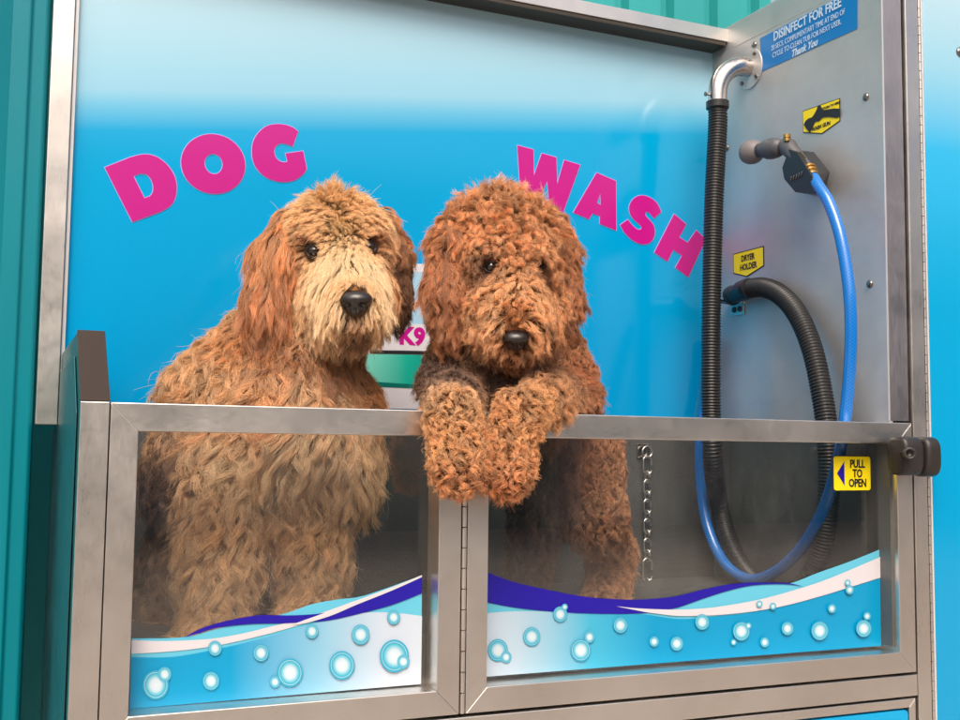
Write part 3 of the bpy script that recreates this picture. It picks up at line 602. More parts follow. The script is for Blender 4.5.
# ------------------------------------------------------------------ dogs
VIEW = lambda v: RT*v[0]-UP*v[1]-FW*v[2]           # (right, down, towards the viewer) -> world direction
def nrm(a): return a/np.maximum(np.linalg.norm(a, axis=-1, keepdims=True), 1e-9)
def q3(t): return U(t[0], t[1], 1, t[2])
class SDF:
    def __init__(s, k=.02): s.p = []; s.sub = []; s.k = k
    def cap(s, a, ra, b_, rb): s.p.append(('c', q3(a), q3(b_), ra, rb)); return s
    def chain(s, pts):
        for a, b_ in zip(pts, pts[1:]): s.cap(a[:3], a[3], b_[:3], b_[3])
        return s
    def ell(s, c, r, rot=None): s.p.append(('e', q3(c) if len(c) == 3 and abs(c[0]) > 5 else np.array(c, float), np.array(r, float), rot if rot is not None else np.stack([RT, UP, FW]))); return s
    def cut(s, c, r, rot=None): s.sub.append(('e', np.array(c, float), np.array(r, float), rot if rot is not None else np.stack([RT, UP, FW]))); return s
    @staticmethod
    def one(t, X):
        if t[0] == 'c':
            _, a, b_, ra, rb = t; ab = b_-a; h = np.clip(((X-a)@ab)/max(ab@ab, 1e-9), 0, 1)
            return np.linalg.norm(X-a-h[..., None]*ab, axis=-1)-(ra+(rb-ra)*h)
        _, c, r, rot = t; Y_ = (X-c)@rot.T; k0 = np.linalg.norm(Y_/r, axis=-1); k1 = np.linalg.norm(Y_/(r*r), axis=-1)
        return k0*(k0-1)/np.maximum(k1, 1e-9)
    def __call__(s, X):
        d = None
        for t in s.p:
            e = s.one(t, X)
            if d is None: d = e
            else: h = np.clip(.5+.5*(e-d)/s.k, 0, 1); d = e*(1-h)+d*h-s.k*h*(1-h)
        for t in s.sub:
            e = -s.one(t, X); kk = .003; h = np.clip(.5-.5*(e-d)/kk, 0, 1); d = e*(1-h)+d*h+kk*h*(1-h)
        return d
    def grad(s, X, e=.0015):
        return nrm(np.stack([s(X+np.eye(3)[i]*e)-s(X-np.eye(3)[i]*e) for i in range(3)], -1))
    def bounds(s):
        lo = np.array([9., 9, 9]); hi = -lo
        for t in s.p:
            if t[0] == 'c':
                for c, r in ((t[1], t[3]), (t[2], t[4])): lo = np.minimum(lo, c-r); hi = np.maximum(hi, c+r)
            else: r = max(t[2]); lo = np.minimum(lo, t[1]-r); hi = np.maximum(hi, t[1]+r)
        return lo-.03, hi+.03
    def trace(s, px, py):
        d = FW+RT*(px-480)/FPX-UP*(py-360)/FPX; d /= np.linalg.norm(d); t = .9; best = (9, t)
        for _ in range(160):
            v = float(s(CAM+d*t)); 
            if v < best[0]: best = (v, t)
            if v < .0004: break
            t += max(v*.8, .001)
            if t > 3: t = best[1]; break
        return CAM+d*t
    def surface(s, res):
        """surface nets"""
        lo, hi = s.bounds(); n = np.ceil((hi-lo)/res).astype(int)+1
        ax = [lo[i]+res*np.arange(n[i]) for i in range(3)]
        G = np.stack(np.meshgrid(*ax, indexing='ij'), -1); V = s(G.reshape(-1, 3)).reshape(n)
        ins = V < 0; c = n-1; acc = np.zeros(tuple(c)+(3,)); cnt = np.zeros(tuple(c))
        offs = [(a, b_, d) for a in (0, 1) for b_ in (0, 1) for d in (0, 1)]
        for o1 in offs:
            for k in range(3):
                if o1[k]: continue
                o2 = list(o1); o2[k] = 1
                s1 = tuple(slice(o, o+m_) for o, m_ in zip(o1, c)); s2 = tuple(slice(o, o+m_) for o, m_ in zip(o2, c))
                v1, v2 = V[s1], V[s2]; x = ins[s1] != ins[s2]; t = np.where(x, v1/np.where(x, v1-v2, 1), 0)
                p_ = np.zeros(tuple(c)+(3,)); 
                for i in range(3): p_[..., i] = o1[i]
                p_[..., k] += t; acc += p_*x[..., None]; cnt += x
        act = cnt > 0; idx = -np.ones(tuple(c), int); idx[act] = np.arange(act.sum())
        ii = np.argwhere(act); P_ = lo+res*(ii+acc[act]/cnt[act][:, None]); F = []
        for k in range(3):
            a, b_ = [(1, 2), (2, 0), (0, 1)][k]
            s1 = [slice(1, -1)]*3; s1[k] = slice(0, -1); s2 = list(s1); s2[k] = slice(1, None)
            w_ = np.argwhere(ins[tuple(s1)] != ins[tuple(s2)]); base = np.array([1, 1, 1]); base[k] = 0; w_ = w_+base
            flip = ins[tuple(w_.T)]
            def g(da, db): q_ = w_.copy(); q_[:, a] += da; q_[:, b_] += db; return idx[tuple(q_.T)]
            Q = np.stack([g(-1, -1), g(0, -1), g(0, 0), g(-1, 0)], 1); Q[~flip] = Q[~flip][:, ::-1]; F.append(Q[(Q >= 0).all(1)])
        return P_, np.concatenate(F)
def sdf_mesh(name, sdf, res, material, parent):
    V, F = sdf.surface(res)
    return V, F, mesh(name, V, [tuple(map(int, f)) for f in F], material, parent, smooth=True, recalc=False)

def hair_mat(name, rough=.34):
    m = bpy.data.materials.new(name); m.use_nodes = True; N, L = m.node_tree.nodes, m.node_tree.links; N.remove(N['Principled BSDF'])
    df = N.new('ShaderNodeBsdfDiffuse'); hr = N.new('ShaderNodeBsdfHair'); hr.component = 'Reflection'; hr.inputs['RoughnessU'].default_value = .28; hr.inputs['RoughnessV'].default_value = .6
    tl = N.new('ShaderNodeBsdfTranslucent')
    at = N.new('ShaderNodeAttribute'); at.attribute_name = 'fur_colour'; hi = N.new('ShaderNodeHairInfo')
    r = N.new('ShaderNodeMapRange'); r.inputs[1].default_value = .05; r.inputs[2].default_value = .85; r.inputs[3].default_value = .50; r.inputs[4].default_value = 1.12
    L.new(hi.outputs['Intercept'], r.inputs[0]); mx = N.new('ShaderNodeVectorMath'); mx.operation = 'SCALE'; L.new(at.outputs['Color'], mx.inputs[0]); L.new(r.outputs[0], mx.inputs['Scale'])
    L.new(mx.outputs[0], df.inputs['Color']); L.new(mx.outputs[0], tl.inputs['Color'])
    sp = N.new('ShaderNodeMixRGB'); sp.inputs[0].default_value = .45; sp.inputs[2].default_value = (1, .93, .85, 1); L.new(mx.outputs[0], sp.inputs[1]); L.new(sp.outputs[0], hr.inputs['Color'])
    a = N.new('ShaderNodeMixShader'); a.inputs[0].default_value = .22; L.new(df.outputs[0], a.inputs[1]); L.new(tl.outputs[0], a.inputs[2])
    b = N.new('ShaderNodeMixShader'); b.inputs[0].default_value = .16; L.new(a.outputs[0], b.inputs[1]); L.new(hr.outputs[0], b.inputs[2]); L.new(b.outputs[0], N['Material Output'].inputs[0]); return m
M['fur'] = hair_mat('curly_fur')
def hair_object(name, PTS, radius, colour, parent):
    n, K = PTS.shape[:2]; hc = bpy.data.hair_curves.new(name); hc.add_curves([K]*n)
    off = WL[parent.name]
    hc.attributes['position'].data.foreach_set('vector', (PTS-off).astype(np.float32).ravel())
    ra = hc.attributes.get('radius') or hc.attributes.new('radius', 'FLOAT', 'POINT'); ra.data.foreach_set('value', radius.astype(np.float32).ravel())
    ca = hc.attributes.new('fur_colour', 'FLOAT_COLOR', 'CURVE'); ca.data.foreach_set('color', np.c_[colour, np.ones(n)].astype(np.float32).ravel())
    hc.materials.append(M['fur']); return link(name, hc, parent)

def groom(name, sdf, V, F, ctrl, count, parent, spacing=.009, K=14, rad=.00042, avoid=(), clampf=None, sig=.03, seed=1, thin=None, frizz=.0012, clump=.8, dn=.24):
    rng = np.random.default_rng(seed)
    tri = np.concatenate([F[:, [0, 1, 2]], F[:, [0, 2, 3]]]); A, B, C_ = V[tri[:, 0]], V[tri[:, 1]], V[tri[:, 2]]
    nn = np.cross(B-A, C_-A); ar = np.linalg.norm(nn, axis=1)/2; cen = (A+B+C_)/3; nn = sdf.grad(cen); vd = nrm(CAM-cen)
    face = (nn*vd).sum(1); wgt = ar*np.clip(.35+1.3*(face+.35), .12, 1)
    if thin is not None: wgt = wgt*thin(cen)
    cp = np.array([c[0] for c in ctrl]); cd = nrm(np.array([VIEW(c[1]) for c in ctrl])); cv = np.array([c[2:7] for c in ctrl], float); cc = np.array([lin(c[7])[:3] for c in ctrl])*np.array([1.36, 1.56, 1.82])
    def sample(n):
        t = rng.choice(len(tri), n, p=wgt/wgt.sum()); r1, r2_ = rng.random(n), rng.random(n); s1 = np.sqrt(r1)
        return (1-s1)[:, None]*A[t]+(s1*(1-r2_))[:, None]*B[t]+(s1*r2_)[:, None]*C_[t]
    def field(X, sg):
        out = []
        for i in range(0, len(X), 20000):
            d = np.linalg.norm(X[i:i+20000, None]-cp[None], axis=2); ww = 1/(d**3+(sg*.25)**3); ww /= ww.sum(1, keepdims=True); out.append(ww)
        return np.concatenate(out)
    ng = max(40, int((ar*(thin(cen) if thin is not None else 1))[face > -.4].sum()/spacing**2)); G = sample(ng); wG = field(G, sig)
    n = sdf.grad(G); dr = nrm(wG@cd); vals = wG@cv                     # length, lift, amp, turns, gravity
    Ln = vals[:, 0]*rng.uniform(.75, 1.2, ng); lift = vals[:, 1]; amp = vals[:, 2]*rng.uniform(.6, 1.3, ng); tn = vals[:, 3]*rng.uniform(.75, 1.25, ng); grav = vals[:, 4]
    dr = nrm(dr+rng.normal(0, dn, dr.shape)); tang = nrm(dr-n*np.clip((dr*n).sum(1), -1, .2)[:, None])
    d = nrm(tang*(1-lift)[:, None]+n*lift[:, None]); P_ = np.zeros((ng, K, 3)); P_[:, 0] = G-n*.001; cur = d
    down = np.array([0, 0, -1.])
    for j in range(1, K):
        s_ = j/(K-1); cur = nrm(cur*.8+tang*.10+down*(grav*.22)[:, None]+dr*.06)
        X = P_[:, j-1]+cur*(Ln/(K-1))[:, None]; sd_ = sdf(X); need = .0025+.006*s_; bad = sd_ < need
        if bad.any():
            gb = sdf.grad(X[bad]); X[bad] += gb*(need-sd_[bad])[:, None]
        cur = nrm(X-P_[:, j-1]); P_[:, j] = X
    T = np.gradient(P_, axis=1); T = nrm(T); nb = nrm(n[:, None]-T*(n[:, None]*T).sum(2, keepdims=True)); bb = np.cross(T, nb)
    s_ = np.linspace(0, 1, K)[None]; ph = rng.uniform(0, 6.28, ng)[:, None]; hand = rng.choice([-1, 1], ng)[:, None]
    om = 2*math.pi*tn[:, None]*s_*hand; am = amp[:, None]*np.minimum(1, s_*2.2)
    P_ += nb*(am*(np.cos(om+ph)-np.cos(ph)*(1-s_)))[..., None]*.8+bb*(am*(np.sin(om+ph)-np.sin(ph)*(1-s_)))[..., None]
    sdp = sdf(P_.reshape(-1, 3)).reshape(ng, K); g_ = sdf.grad(P_.reshape(-1, 3)).reshape(ng, K, 3); P_ += g_*np.clip(.0015-sdp, 0, .02)[..., None]*(s_ > 0)[..., None]
    kd = kdtree.KDTree(ng)
    for i, g in enumerate(G): kd.insert(g, i)
    kd.balance()
    S_ = sample(count); gi = np.array([kd.find(p_)[1] for p_ in S_]); ns = sdf.grad(S_)
    # a few strands follow their second-best lock so borders break up
    cl = np.where(rng.random(count) < .1, rng.uniform(.0, .4, count), np.clip(rng.normal(clump, .12, count), .3, .97))
    lens = rng.uniform(.62, 1.06, count)
    sp = np.linspace(0, 1, K); base = P_[gi]-P_[gi, :1]
    # shorten: sample the guide at s*len
    pos = sp[None]*lens[:, None]*(K-1); i0 = np.clip(pos.astype(int), 0, K-2); fr_ = pos-i0; ar_ = np.arange(count)[:, None]
    fol = base[ar_, i0]*(1-fr_[..., None])+base[ar_, i0+1]*fr_[..., None]
    o_ = (S_-G[gi])[:, None]; taper = 1-cl[:, None]*np.clip(sp[None]*1.25, 0, 1)**.7; 
    PT = G[gi][:, None]+fol+o_*taper[..., None]-ns[:, None]*.001
    wild = np.exp(rng.normal(-.15, .55, count))[:, None, None]; fz = rng.normal(0, 1, (count, 3))[:, None]*frizz*wild; fz2 = rng.normal(0, 1, (count, 3))[:, None]*frizz*.8
    PT += fz*(sp**1.5)[None, :, None]*1.6+fz2*np.sin(sp*math.pi*rng.uniform(1.5, 4, count)[:, None])[..., None]
    keep = np.ones(count, bool)
    for c, r in avoid: keep &= (np.linalg.norm(PT-c, axis=2) > r).all(1)
    PT = PT[keep]; gi = gi[keep]; m_ = len(PT)
    if clampf: PT = clampf(PT)
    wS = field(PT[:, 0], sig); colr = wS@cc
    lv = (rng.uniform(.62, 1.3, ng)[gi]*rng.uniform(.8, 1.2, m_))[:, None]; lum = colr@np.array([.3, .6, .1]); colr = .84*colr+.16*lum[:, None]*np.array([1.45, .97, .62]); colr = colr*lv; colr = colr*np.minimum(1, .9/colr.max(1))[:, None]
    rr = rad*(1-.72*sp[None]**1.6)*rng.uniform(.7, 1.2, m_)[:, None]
    return hair_object(name, PT, rr, colr, parent)
EYE = mat('dark_brown_eye', (.012, .006, .003), .06, coat=1.)
LID = mat('dark_eyelid_skin', (.02, .012, .009), .5)
NOSE = mat('wet_black_nose', (.018, .013, .012), .32, coat=.25)
bump(NOSE, noise(NOSE, (1, 1, 1), 700, 2), .5, .0006)
def eye(c, r, look, parent):
    e = SDF(.002).ell(c, (r, r, r)); V, F, o = sdf_mesh('eye', e, r/9, EYE, parent)
    # eyelid: a dark almond-shaped rim around the eyeball
    lk = nrm(np.array(look)); sx = nrm(np.cross(lk, UP)); uy = np.cross(sx, lk); ring = []
    for a in np.linspace(0, 2*math.pi, 33):
        ring.append(c+lk*r*.52+sx*math.cos(a)*r*1.12+uy*math.sin(a)*r*.80-lk*abs(math.cos(a))*r*.25)
    tube('eyelid', ring, r*.26, LID, o, step=r*.2, n=8, caps=False)
def nose(c, wd, parent, tilt=0.):
    fwd = nrm(-FW*math.cos(tilt)-UP*math.sin(tilt)); sd_ = RT; up_ = nrm(np.cross(sd_, -fwd)); up_ = up_ if up_@UP > 0 else -up_
    rot = np.stack([sd_, up_, fwd]); h = wd/2
    s_ = SDF(.006); s_.ell(c+up_*h*.22, (h, h*.55, h*.75), rot).ell(c-up_*h*.25+fwd*h*.05, (h*.62, h*.55, h*.62), rot)
    s_.p = [('e', t[1], t[2], t[3]) for t in s_.p]
    for g in (-1, 1): s_.cut(c+sd_*g*h*.46-up_*h*.08+fwd*h*.72, (h*.22, h*.17, h*.4), rot); s_.cut(c+sd_*g*h*.78-up_*h*.22+fwd*h*.5, (h*.22, h*.08, h*.4), rot)
    s_.cut(c-up_*h*.55+fwd*h*.72, (h*.035, h*.5, h*.2), rot)
    sdf_mesh('nose', s_, h/16, NOSE, parent)

def build_dog(root, prims, ears, skin, ctrl, earctrl, eyes, nose_px, counts, opts, clampf, seed):
    body = SDF(.028); prims(body); V, F, bo = sdf_mesh('body', body, .0065, skin, root)
    av = []
    for (px, py, r) in eyes:
        c = body.trace(px, py); n_ = body.grad(c[None])[0]; lk = nrm(n_*.4+nrm(CAM-c)*.6); c = c-lk*r*.12; c = c-lk*r*opts[5]; eye(c, r, lk, root); av.append((c+lk*r*(.7+opts[5]), r*opts[6]))
    px, py, wd, tl = nose_px; c = body.trace(px, py); nose(c+nrm(CAM-c)*wd*.05, wd, root, tl); av.append((c+nrm(CAM-c)*wd*.25, wd*.47))
    P0 = lambda sdf: [((sdf.trace(c[0], c[1]),)+tuple(c[2:])) for c in ctrl]
    hc_, hr_ = q3(opts[2]), opts[3]
    def hw(X): d = np.linalg.norm(X-hc_, axis=1); return np.clip((hr_+.02-d)/.04, 0, 1)
    cp0 = P0(body)
    groom('head_hair', body, V, F, cp0, counts[2], root, avoid=av, clampf=clampf, seed=seed+1, thin=hw, **opts[4])
    groom('coat', body, V, F, cp0, counts[0], root, avoid=av, clampf=clampf, seed=seed, thin=lambda X: 1-hw(X)*.97, **opts[0])
    for i, (es, ec) in enumerate(zip(ears, earctrl)):
        s_ = SDF(.015); es(s_); V, F, eo = sdf_mesh('ear', s_, .004, skin, root)
        cp = [((s_.trace(c[0], c[1]),)+tuple(c[2:])) for c in ec]
        groom('ear_hair', s_, V, F, cp, counts[1], eo, seed=seed+5+i, clampf=clampf, **opts[1])

# --- the light golden dog sitting on the left
SKIN1 = mat('golden_undercoat', lin((178, 126, 76)), .9); SKIN2 = mat('red_undercoat', lin((128, 76, 42)), .9)
def prL(s):
    s.ell((337, 240, .215), (.066, .060, .075)).cap((343, 262, .17), .042, (354, 300, .100), .029).cap((349, 292, .145), .043, (352, 322, .125), .026)
    s.cap((323, 290, .178), .022, (333, 318, .155), .018).cap((375, 288, .178), .020, (370, 316, .155), .017)
    s.cap((316, 243, .182), .016, (328, 236, .175), .014).cap((358, 236, .175), .014, (368, 240, .182), .016)
    s.cap((325, 285, .26), .062, (290, 385, .27), .095).cap((285, 430, .235), .110, (250, 560, .30), .105).cap((205, 600, .33), .10, (240, 500, .30), .10)
    s.cap((295, 320, .27), .06, (215, 395, .29), .062).cap((222, 400, .29), .06, (205, 470, .27), .075).cap((345, 405, .23), .045, (335, 470, .20), .055)
    s.chain([(228, 470, .20, .05), (220, 560, .16, .04), (214, 640, .14, .034)]).chain([(322, 470, .19, .045), (312, 560, .165, .035), (306, 628, .14, .032)])
    s.cap((214, 645, .13), .034, (211, 652, .10), .03).cap((306, 632, .13), .033, (304, 640, .10), .028)
def eLl(s): s.chain([(291, 216, .215, .010), (277, 246, .205, .017), (268, 290, .20, .019), (264, 335, .20, .012)])
def eLr(s): s.chain([(380, 216, .235, .010), (391, 245, .235, .014), (394, 280, .235, .013), (395, 300, .235, .009)])
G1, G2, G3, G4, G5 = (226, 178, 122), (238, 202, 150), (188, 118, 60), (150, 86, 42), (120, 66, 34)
#        px   py   (dir r,d,t)        len  lift amp  turns grav
cL = [(334, 191, (.05, -1, .3), .036, .5, .003, .7, -.1, G1), (312, 197, (-.9, -.2, .3), .030, .15, .002, .7, .3, G1), (358, 197, (.9, -.2, .3), .028, .15, .002, .7, .3, G1), (338, 204, (.4, -.4, .7), .026, .25, .002, .6, .2, G1),
      (350, 216, (.8, 0, .5), .026, .08, .002, .6, .2, G1), (326, 216, (-.8, 0, .5), .026, .08, .002, .6, .2, G1), (300, 210, (-.8, .5, .2), .042, .10, .003, .8, .3, G1), (382, 210, (.8, .5, .2), .038, .10, .003, .8, .4, G1),
      (318, 230, (-.8, .3, .4), .018, .06, .001, .6, .2, G1), (365, 228, (.8, .3, .4), .018, .06, .001, .6, .2, G1), (290, 240, (-.4, .9, .1), .045, .15, .003, .9, .6, G1), (393, 240, (.5, .9, 0), .035, .15, .003, .8, .6, G3),
      (342, 230, (-.1, -.5, .8), .018, .12, .001, .5, .1, G2), (342, 246, (-.1, .4, .9), .014, .12, .001, .5, .2, G2), (335, 262, (-.5, .75, .4), .028, .10, .0015, .5, .4, G2), (357, 262, (.5, .75, .4), .026, .10, .0015, .5, .4, G2), (346, 284, (-.5, .6, .6), .018, .12, .001, .4, .3, G1), (362, 284, (.5, .6, .6), .016, .12, .001, .4, .3, G1),
      (316, 259, (-.6, .7, .2), .016, .1, .001, .5, .2, G1), (368, 256, (.6, .7, .2), .014, .1, .001, .5, .2, G1), (314, 243, (-.6, -.4, .2), .014, .1, .001, .5, .2, G4), (370, 239, (.6, -.4, .2), .014, .1, .001, .5, .2, G4),
      (330, 272, (-.55, .8, .3), .056, .08, .002, .8, .6, G2), (368, 270, (.6, .8, .3), .050, .08, .002, .8, .6, G2), (334, 295, (-.6, .9, .3), .060, .12, .0022, .9, .7, G2), (375, 292, (.7, .9, .3), .052, .12, .0022, .9, .7, G2),
      (305, 285, (-.3, 1, .1), .055, .15, .005, 1., .7, G1), (392, 285, (.3, 1, 0), .045, .15, .004, 1., .7, G3), (336, 320, (-.3, 1, .2), .040, .2, .004, .9, .8, G1), (372, 318, (.3, 1, .2), .036, .2, .004, .9, .8, G1), (354, 334, (0, 1, .4), .018, .15, .003, .8, .8, G5), (350, 325, (-.1, 1, .3), .020, .15, .002, .8, .7, (150, 96, 54)), (361, 325, (.1, 1, .3), .020, .15, .002, .8, .7, (150, 96, 54)),
      (325, 362, (.1, 1, .3), .070, .28, .006, 1.1, .8, G4), (290, 345, (-.3, 1, .2), .070, .28, .006, 1.1, .7, G4), (360, 378, (.2, 1, .2), .05, .3, .006, 1.2, .7, G3), (250, 340, (-.6, .8, .1), .045, .3, .006, 1.2, .5, G3),
      (215, 375, (-.7, .7, .2), .050, .22, .006, 1.2, .4, (200, 146, 94)), (180, 400, (-.6, .8, .1), .050, .22, .006, 1.2, .4, (192, 138, 90)), (270, 400, (-.2, 1, .2), .05, .35, .006, 1.2, .6, (200, 134, 78)),
      (300, 440, (-.5, .8, .3), .075, .28, .006, 1.1, .7, (238, 200, 150)), (345, 450, (.2, 1, .2), .070, .28, .006, 1.1, .7, (232, 190, 142)), (250, 460, (-.7, .7, .3), .075, .28, .006, 1.1, .7, (236, 194, 142)), (205, 500, (-.6, .8, .2), .055, .3, .0052, 1.1, .6, (222, 168, 114)),
      (165, 470, (-.3, 1, 0), .045, .25, .006, 1.1, .6, (112, 66, 40)), (150, 560, (-.3, 1, 0), .045, .25, .006, 1.1, .6, (110, 66, 42)), (175, 600, (-.2, 1, .1), .045, .25, .006, 1.1, .6, (176, 122, 74)),  # dark browns put the shade on the left flank into the fur
      (225, 560, (-.2, 1, .2), .05, .25, .0052, 1.1, .8, (224, 178, 126)), (218, 620, (-.1, 1, .2), .04, .2, .005, 1.2, .8, (220, 172, 118)), (312, 540, (0, 1, .2), .05, .25, .0052, 1.1, .8, (206, 156, 102)), (306, 600, (0, 1, .2), .04, .2, .005, 1.2, .8, (214, 166, 110)), (265, 560, (0, 1, 0), .045, .25, .0052, 1.1, .7, (110, 68, 40))]  # last dark brown paints the shadow between the forelegs
eL1 = [(280, 222, (-.2, 1, .1), .075, .06, .0028, .9, .9, (196, 122, 62)), (262, 270, (-.12, 1, .1), .078, .08, .0035, 1.1, .9, (180, 104, 50)), (258, 312, (0, 1, 0), .060, .1, .004, 1.2, .9, (160, 92, 44))]
eL2 = [(390, 222, (.3, 1, .1), .050, .12, .004, 1.2, .8, (170, 100, 50)), (402, 265, (.1, 1, .1), .052, .12, .004, 1.3, .8, (120, 66, 32)), (403, 298, (.15, 1, 0), .05, .12, .004, 1.3, .8, (96, 52, 28))]
def clampL(PT):
    z = PT[..., 2]; y = PT[..., 1]; PT[..., 1] = np.where(z < .012, np.maximum(y, .047+.004*(z < -.02)), y)
    PT[..., 1] = np.minimum(PT[..., 1], D-.006); PT[..., 0] = np.maximum(PT[..., 0], .003); PT[..., 2] = np.maximum(PT[..., 2], -.299); return PT
dl = empty('dog', tuple(U(255, 655, 1, .22)), 'straight-faced pale golden shaggy dog sitting in the tub on the left, chest behind glass', 'dog')
build_dog(dl, prL, (eLl, eLr), SKIN1, cL, (eL1, eL2), [(314.5, 251.5, .0106), (368.5, 247.5, .0100)], (356, 303, .046, .15), (QN(140000), QN(32000), QN(120000)),
          (dict(spacing=.0104, rad=.00031, frizz=.0017, clump=.70), dict(spacing=.0062, rad=.00029, frizz=.0011, clump=.74, dn=.14), (344, 270, .17), .115, dict(spacing=.0047, rad=.00027, frizz=.0008, clump=.62, dn=.11), 0, 1.5), clampL, 11)

# --- the red curly dog with its forepaws over the gate
def prR(s):
    s.ell((500, 240, .135), (.068, .060, .072)).cap((507, 275, .09), .044, (515, 324, .028), .033).cap((508, 305, .085), .042, (513, 345, .06), .022).cap((484, 300, .115), .030, (494, 328, .085), .026).cap((539, 300, .115), .030, (531, 328, .085), .026)
    s.cap((487, 258, .075), .016, (497, 254, .072), .016).cap((530, 258, .078), .016, (538, 260, .082), .016)
    s.cap((500, 300, .19), .065, (505, 392, .165), .088).cap((452, 385, .16), .042, (470, 350, .19), .05).cap((566, 390, .17), .045, (545, 350, .19), .05)
    s.chain([(510, 400, .21, .082), (545, 440, .29, .072), (566, 462, .33, .06)])
    s.chain([(584, 450, .31, .058), (594, 515, .27, .040), (612, 553, .33, .028), (604, 605, .28, .027)]).cap((604, 610, .28), .027, (600, 618, .24), .024)
    s.chain([(532, 462, .32, .045), (535, 520, .31, .028), (529, 560, .34, .025), (524, 600, .31, .024)])
    s.chain([(460, 398, .10, .026), (453, 399, .03, .022), (454, 414, -.026, .0215), (457, 438, -.030, .0185), (458, 460, -.034, .0245)]).cap((459, 464, -.034), .025, (460, 472, -.044), .020)
    s.chain([(564, 399, .12, .032), (545, 399, .03, .0245), (520, 412, -.026, .0215), (512, 438, -.030, .0185), (507, 464, -.034, .0235)]).cap((507, 468, -.034), .024, (506, 476, -.044), .019)
def eRl(s): s.chain([(463, 212, .14, .010), (452, 240, .13, .018), (446, 285, .12, .020), (449, 322, .12, .012)])
def eRr(s): s.chain([(546, 215, .16, .010), (556, 245, .15, .017), (561, 290, .145, .019), (560, 325, .145, .013)])
A1, A2, A3, A4 = (198, 130, 76), (208, 144, 90), (162, 94, 48), (80, 50, 36)
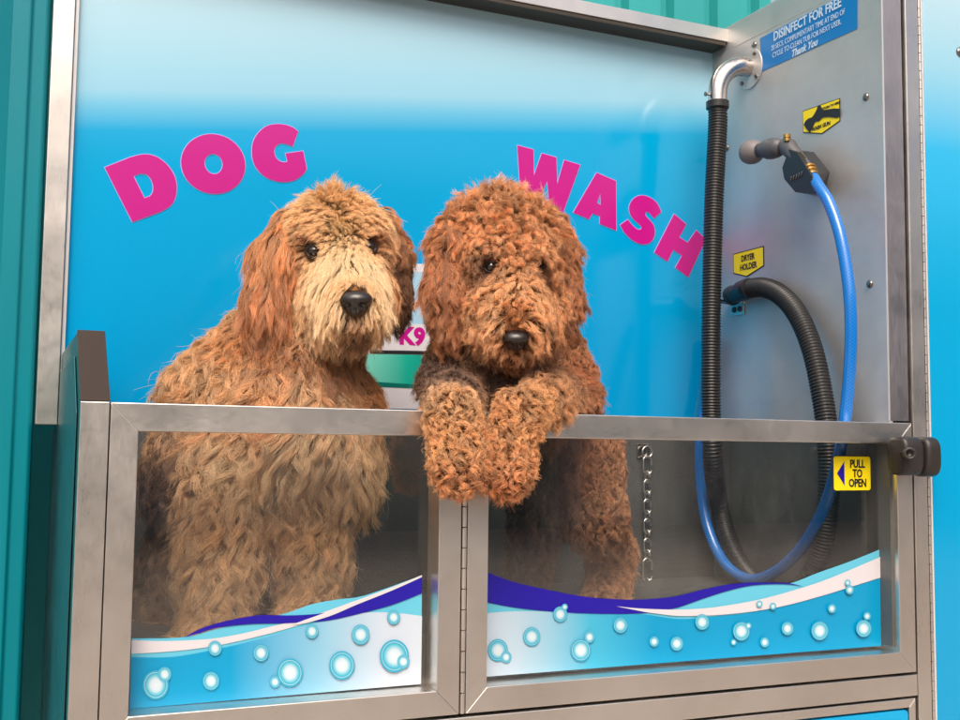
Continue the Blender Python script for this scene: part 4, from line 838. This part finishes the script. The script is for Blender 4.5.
cR = [(500, 195, (0, -1, .3), .034, .6, .0045, 2.0, 0, A1), (470, 210, (-.7, -.6, .3), .034, .55, .0045, 2.0, .1, A1), (535, 208, (.7, -.6, .3), .034, .55, .0045, 2.0, .1, A1), (503, 225, (0, -.3, .9), .032, .5, .0045, 2.0, .2, A1),
      (480, 238, (-.3, .2, .8), .028, .45, .004, 1.9, .3, A2), (528, 238, (.3, .2, .8), .028, .45, .004, 1.9, .3, A2), (462, 255, (-.4, .8, .2), .034, .35, .004, 1.8, .5, A1), (550, 255, (.4, .8, .2), .034, .35, .004, 1.8, .5, A1),
      (514, 262, (0, -.4, .8), .015, .3, .0025, 1.5, .1, A2), (490, 270, (-.4, .6, .3), .012, .15, .001, 1, .2, (110, 58, 28)), (537, 270, (.4, .6, .3), .012, .15, .001, 1, .2, (110, 58, 28)), (505, 290, (-.7, .2, .7), .020, .2, .0025, 1.2, .3, (218, 158, 102)), (525, 290, (.7, .2, .7), .020, .2, .0025, 1.2, .3, (218, 158, 102)), (515, 316, (0, -.7, .6), .014, .25, .001, .6, .1, (196, 124, 66)), (497, 318, (-.8, .4, .4), .030, .2, .002, 1., .4, (220, 160, 104)), (534, 318, (.8, .4, .4), .028, .2, .002, 1., .4, (216, 154, 98)),
      (490, 295, (-.7, .6, .3), .034, .35, .004, 1.6, .4, A2), (535, 295, (.7, .6, .3), .034, .35, .004, 1.6, .4, A2), (492, 325, (-.5, .9, .3), .038, .3, .004, 1.5, .6, A2), (538, 325, (.5, .9, .3), .036, .3, .004, 1.5, .6, A1), (515, 352, (0, 1, .4), .024, .3, .003, 1.2, .6, A3), (470, 300, (-.3, 1, .1), .038, .3, .004, 1.6, .6, A1), (550, 300, (.3, 1, .1), .038, .3, .004, 1.6, .6, A1),
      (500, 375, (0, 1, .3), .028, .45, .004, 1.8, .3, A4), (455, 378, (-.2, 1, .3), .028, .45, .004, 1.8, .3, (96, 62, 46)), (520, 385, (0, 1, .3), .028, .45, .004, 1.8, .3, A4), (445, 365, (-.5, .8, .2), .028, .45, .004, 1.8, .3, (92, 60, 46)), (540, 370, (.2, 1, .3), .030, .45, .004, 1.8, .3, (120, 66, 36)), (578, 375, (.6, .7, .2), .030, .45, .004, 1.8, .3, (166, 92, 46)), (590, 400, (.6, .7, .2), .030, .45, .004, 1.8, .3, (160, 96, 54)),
      (440, 395, (-.4, .8, .3), .018, .5, .0034, 1.5, .3, (190, 140, 98)), (460, 405, (.1, 1, .3), .018, .5, .0034, 1.5, .3, (206, 148, 92)), (455, 440, (0, 1, .3), .018, .5, .0034, 1.5, .3, (212, 148, 88)), (457, 480, (0, 1, .4), .018, .5, .0034, 1.5, .3, (190, 118, 64)),
      (540, 400, (.2, 1, .3), .019, .5, .0034, 1.5, .3, (210, 146, 86)), (512, 425, (-.1, 1, .3), .018, .5, .0034, 1.5, .3, (210, 144, 84)), (506, 455, (0, 1, .3), .018, .5, .0034, 1.5, .3, (200, 130, 74)), (504, 485, (0, 1, .4), .018, .5, .0034, 1.5, .3, (180, 104, 52)),
      (585, 450, (.3, 1, .2), .030, .35, .0035, 1.5, .5, (190, 124, 76)), (600, 520, (.4, .9, .1), .026, .35, .0035, 1.5, .4, (188, 128, 82)), (615, 560, (.4, .9, .1), .026, .35, .0035, 1.5, .4, (196, 136, 88)), (604, 600, (.1, 1, .2), .024, .35, .003, 1.4, .4, (200, 142, 94)), (548, 460, (0, 1, .2), .034, .3, .004, 1.3, .6, (112, 74, 52)),
      (535, 520, (0, 1, .1), .036, .3, .004, 1.2, .6, (120, 80, 56)), (526, 580, (0, 1, .1), .030, .3, .004, 1.2, .6, (112, 76, 54))]
eR1 = [(455, 218, (-.6, .6, .3), .045, .35, .0038, 1.6, .5, (182, 110, 58)), (436, 260, (-.2, 1, .1), .05, .22, .0038, 1.5, .8, (170, 98, 50)), (438, 312, (0, 1, 0), .045, .2, .0038, 1.5, .8, (160, 92, 46))]
eR2 = [(550, 220, (.6, .6, .3), .045, .35, .0038, 1.6, .5, (186, 112, 58)), (566, 265, (.2, 1, .1), .05, .22, .0038, 1.5, .8, (170, 98, 50)), (565, 315, (0, 1, 0), .045, .2, .0038, 1.5, .8, (150, 86, 44))]
def clampR(PT):
    rx, ry, rz = PT[:, :1, 0], PT[:, :1, 1], PT[:, :1, 2]; y, z = PT[..., 1], PT[..., 2]
    front = (ry < .012); inside = (ry > .035)
    y = np.where(front & (z < .002), np.minimum(y, -.0015), y); y = np.where(inside & (z < .004), np.maximum(y, .047), y)
    z = np.where(~front & ~inside, np.maximum(z, .0015), z); z = np.where(inside & (y > .04), np.maximum(z, -.299), z)
    PT[..., 1], PT[..., 2] = y, z; return PT
dr_ = empty('dog', tuple(U(565, 612, 1, .28)), 'red-brown curly dog standing up with both forepaws hung over the steel gate rail', 'dog')
build_dog(dr_, prR, (eRl, eRr), SKIN2, cR, (eR1, eR2), [(491, 267, .0090), (537, 267.5, .0090)], (516, 340, .038, .5), (QN(150000), QN(36000), QN(90000)),
          (dict(spacing=.0078, rad=.00031, frizz=.0011, clump=.84), dict(spacing=.0072, rad=.00030, frizz=.0012, clump=.80, dn=.2), (506, 280, .12), .11, dict(spacing=.0076, rad=.00029, frizz=.0010, clump=.80, dn=.26), .45, 1.3), clampR, 31)
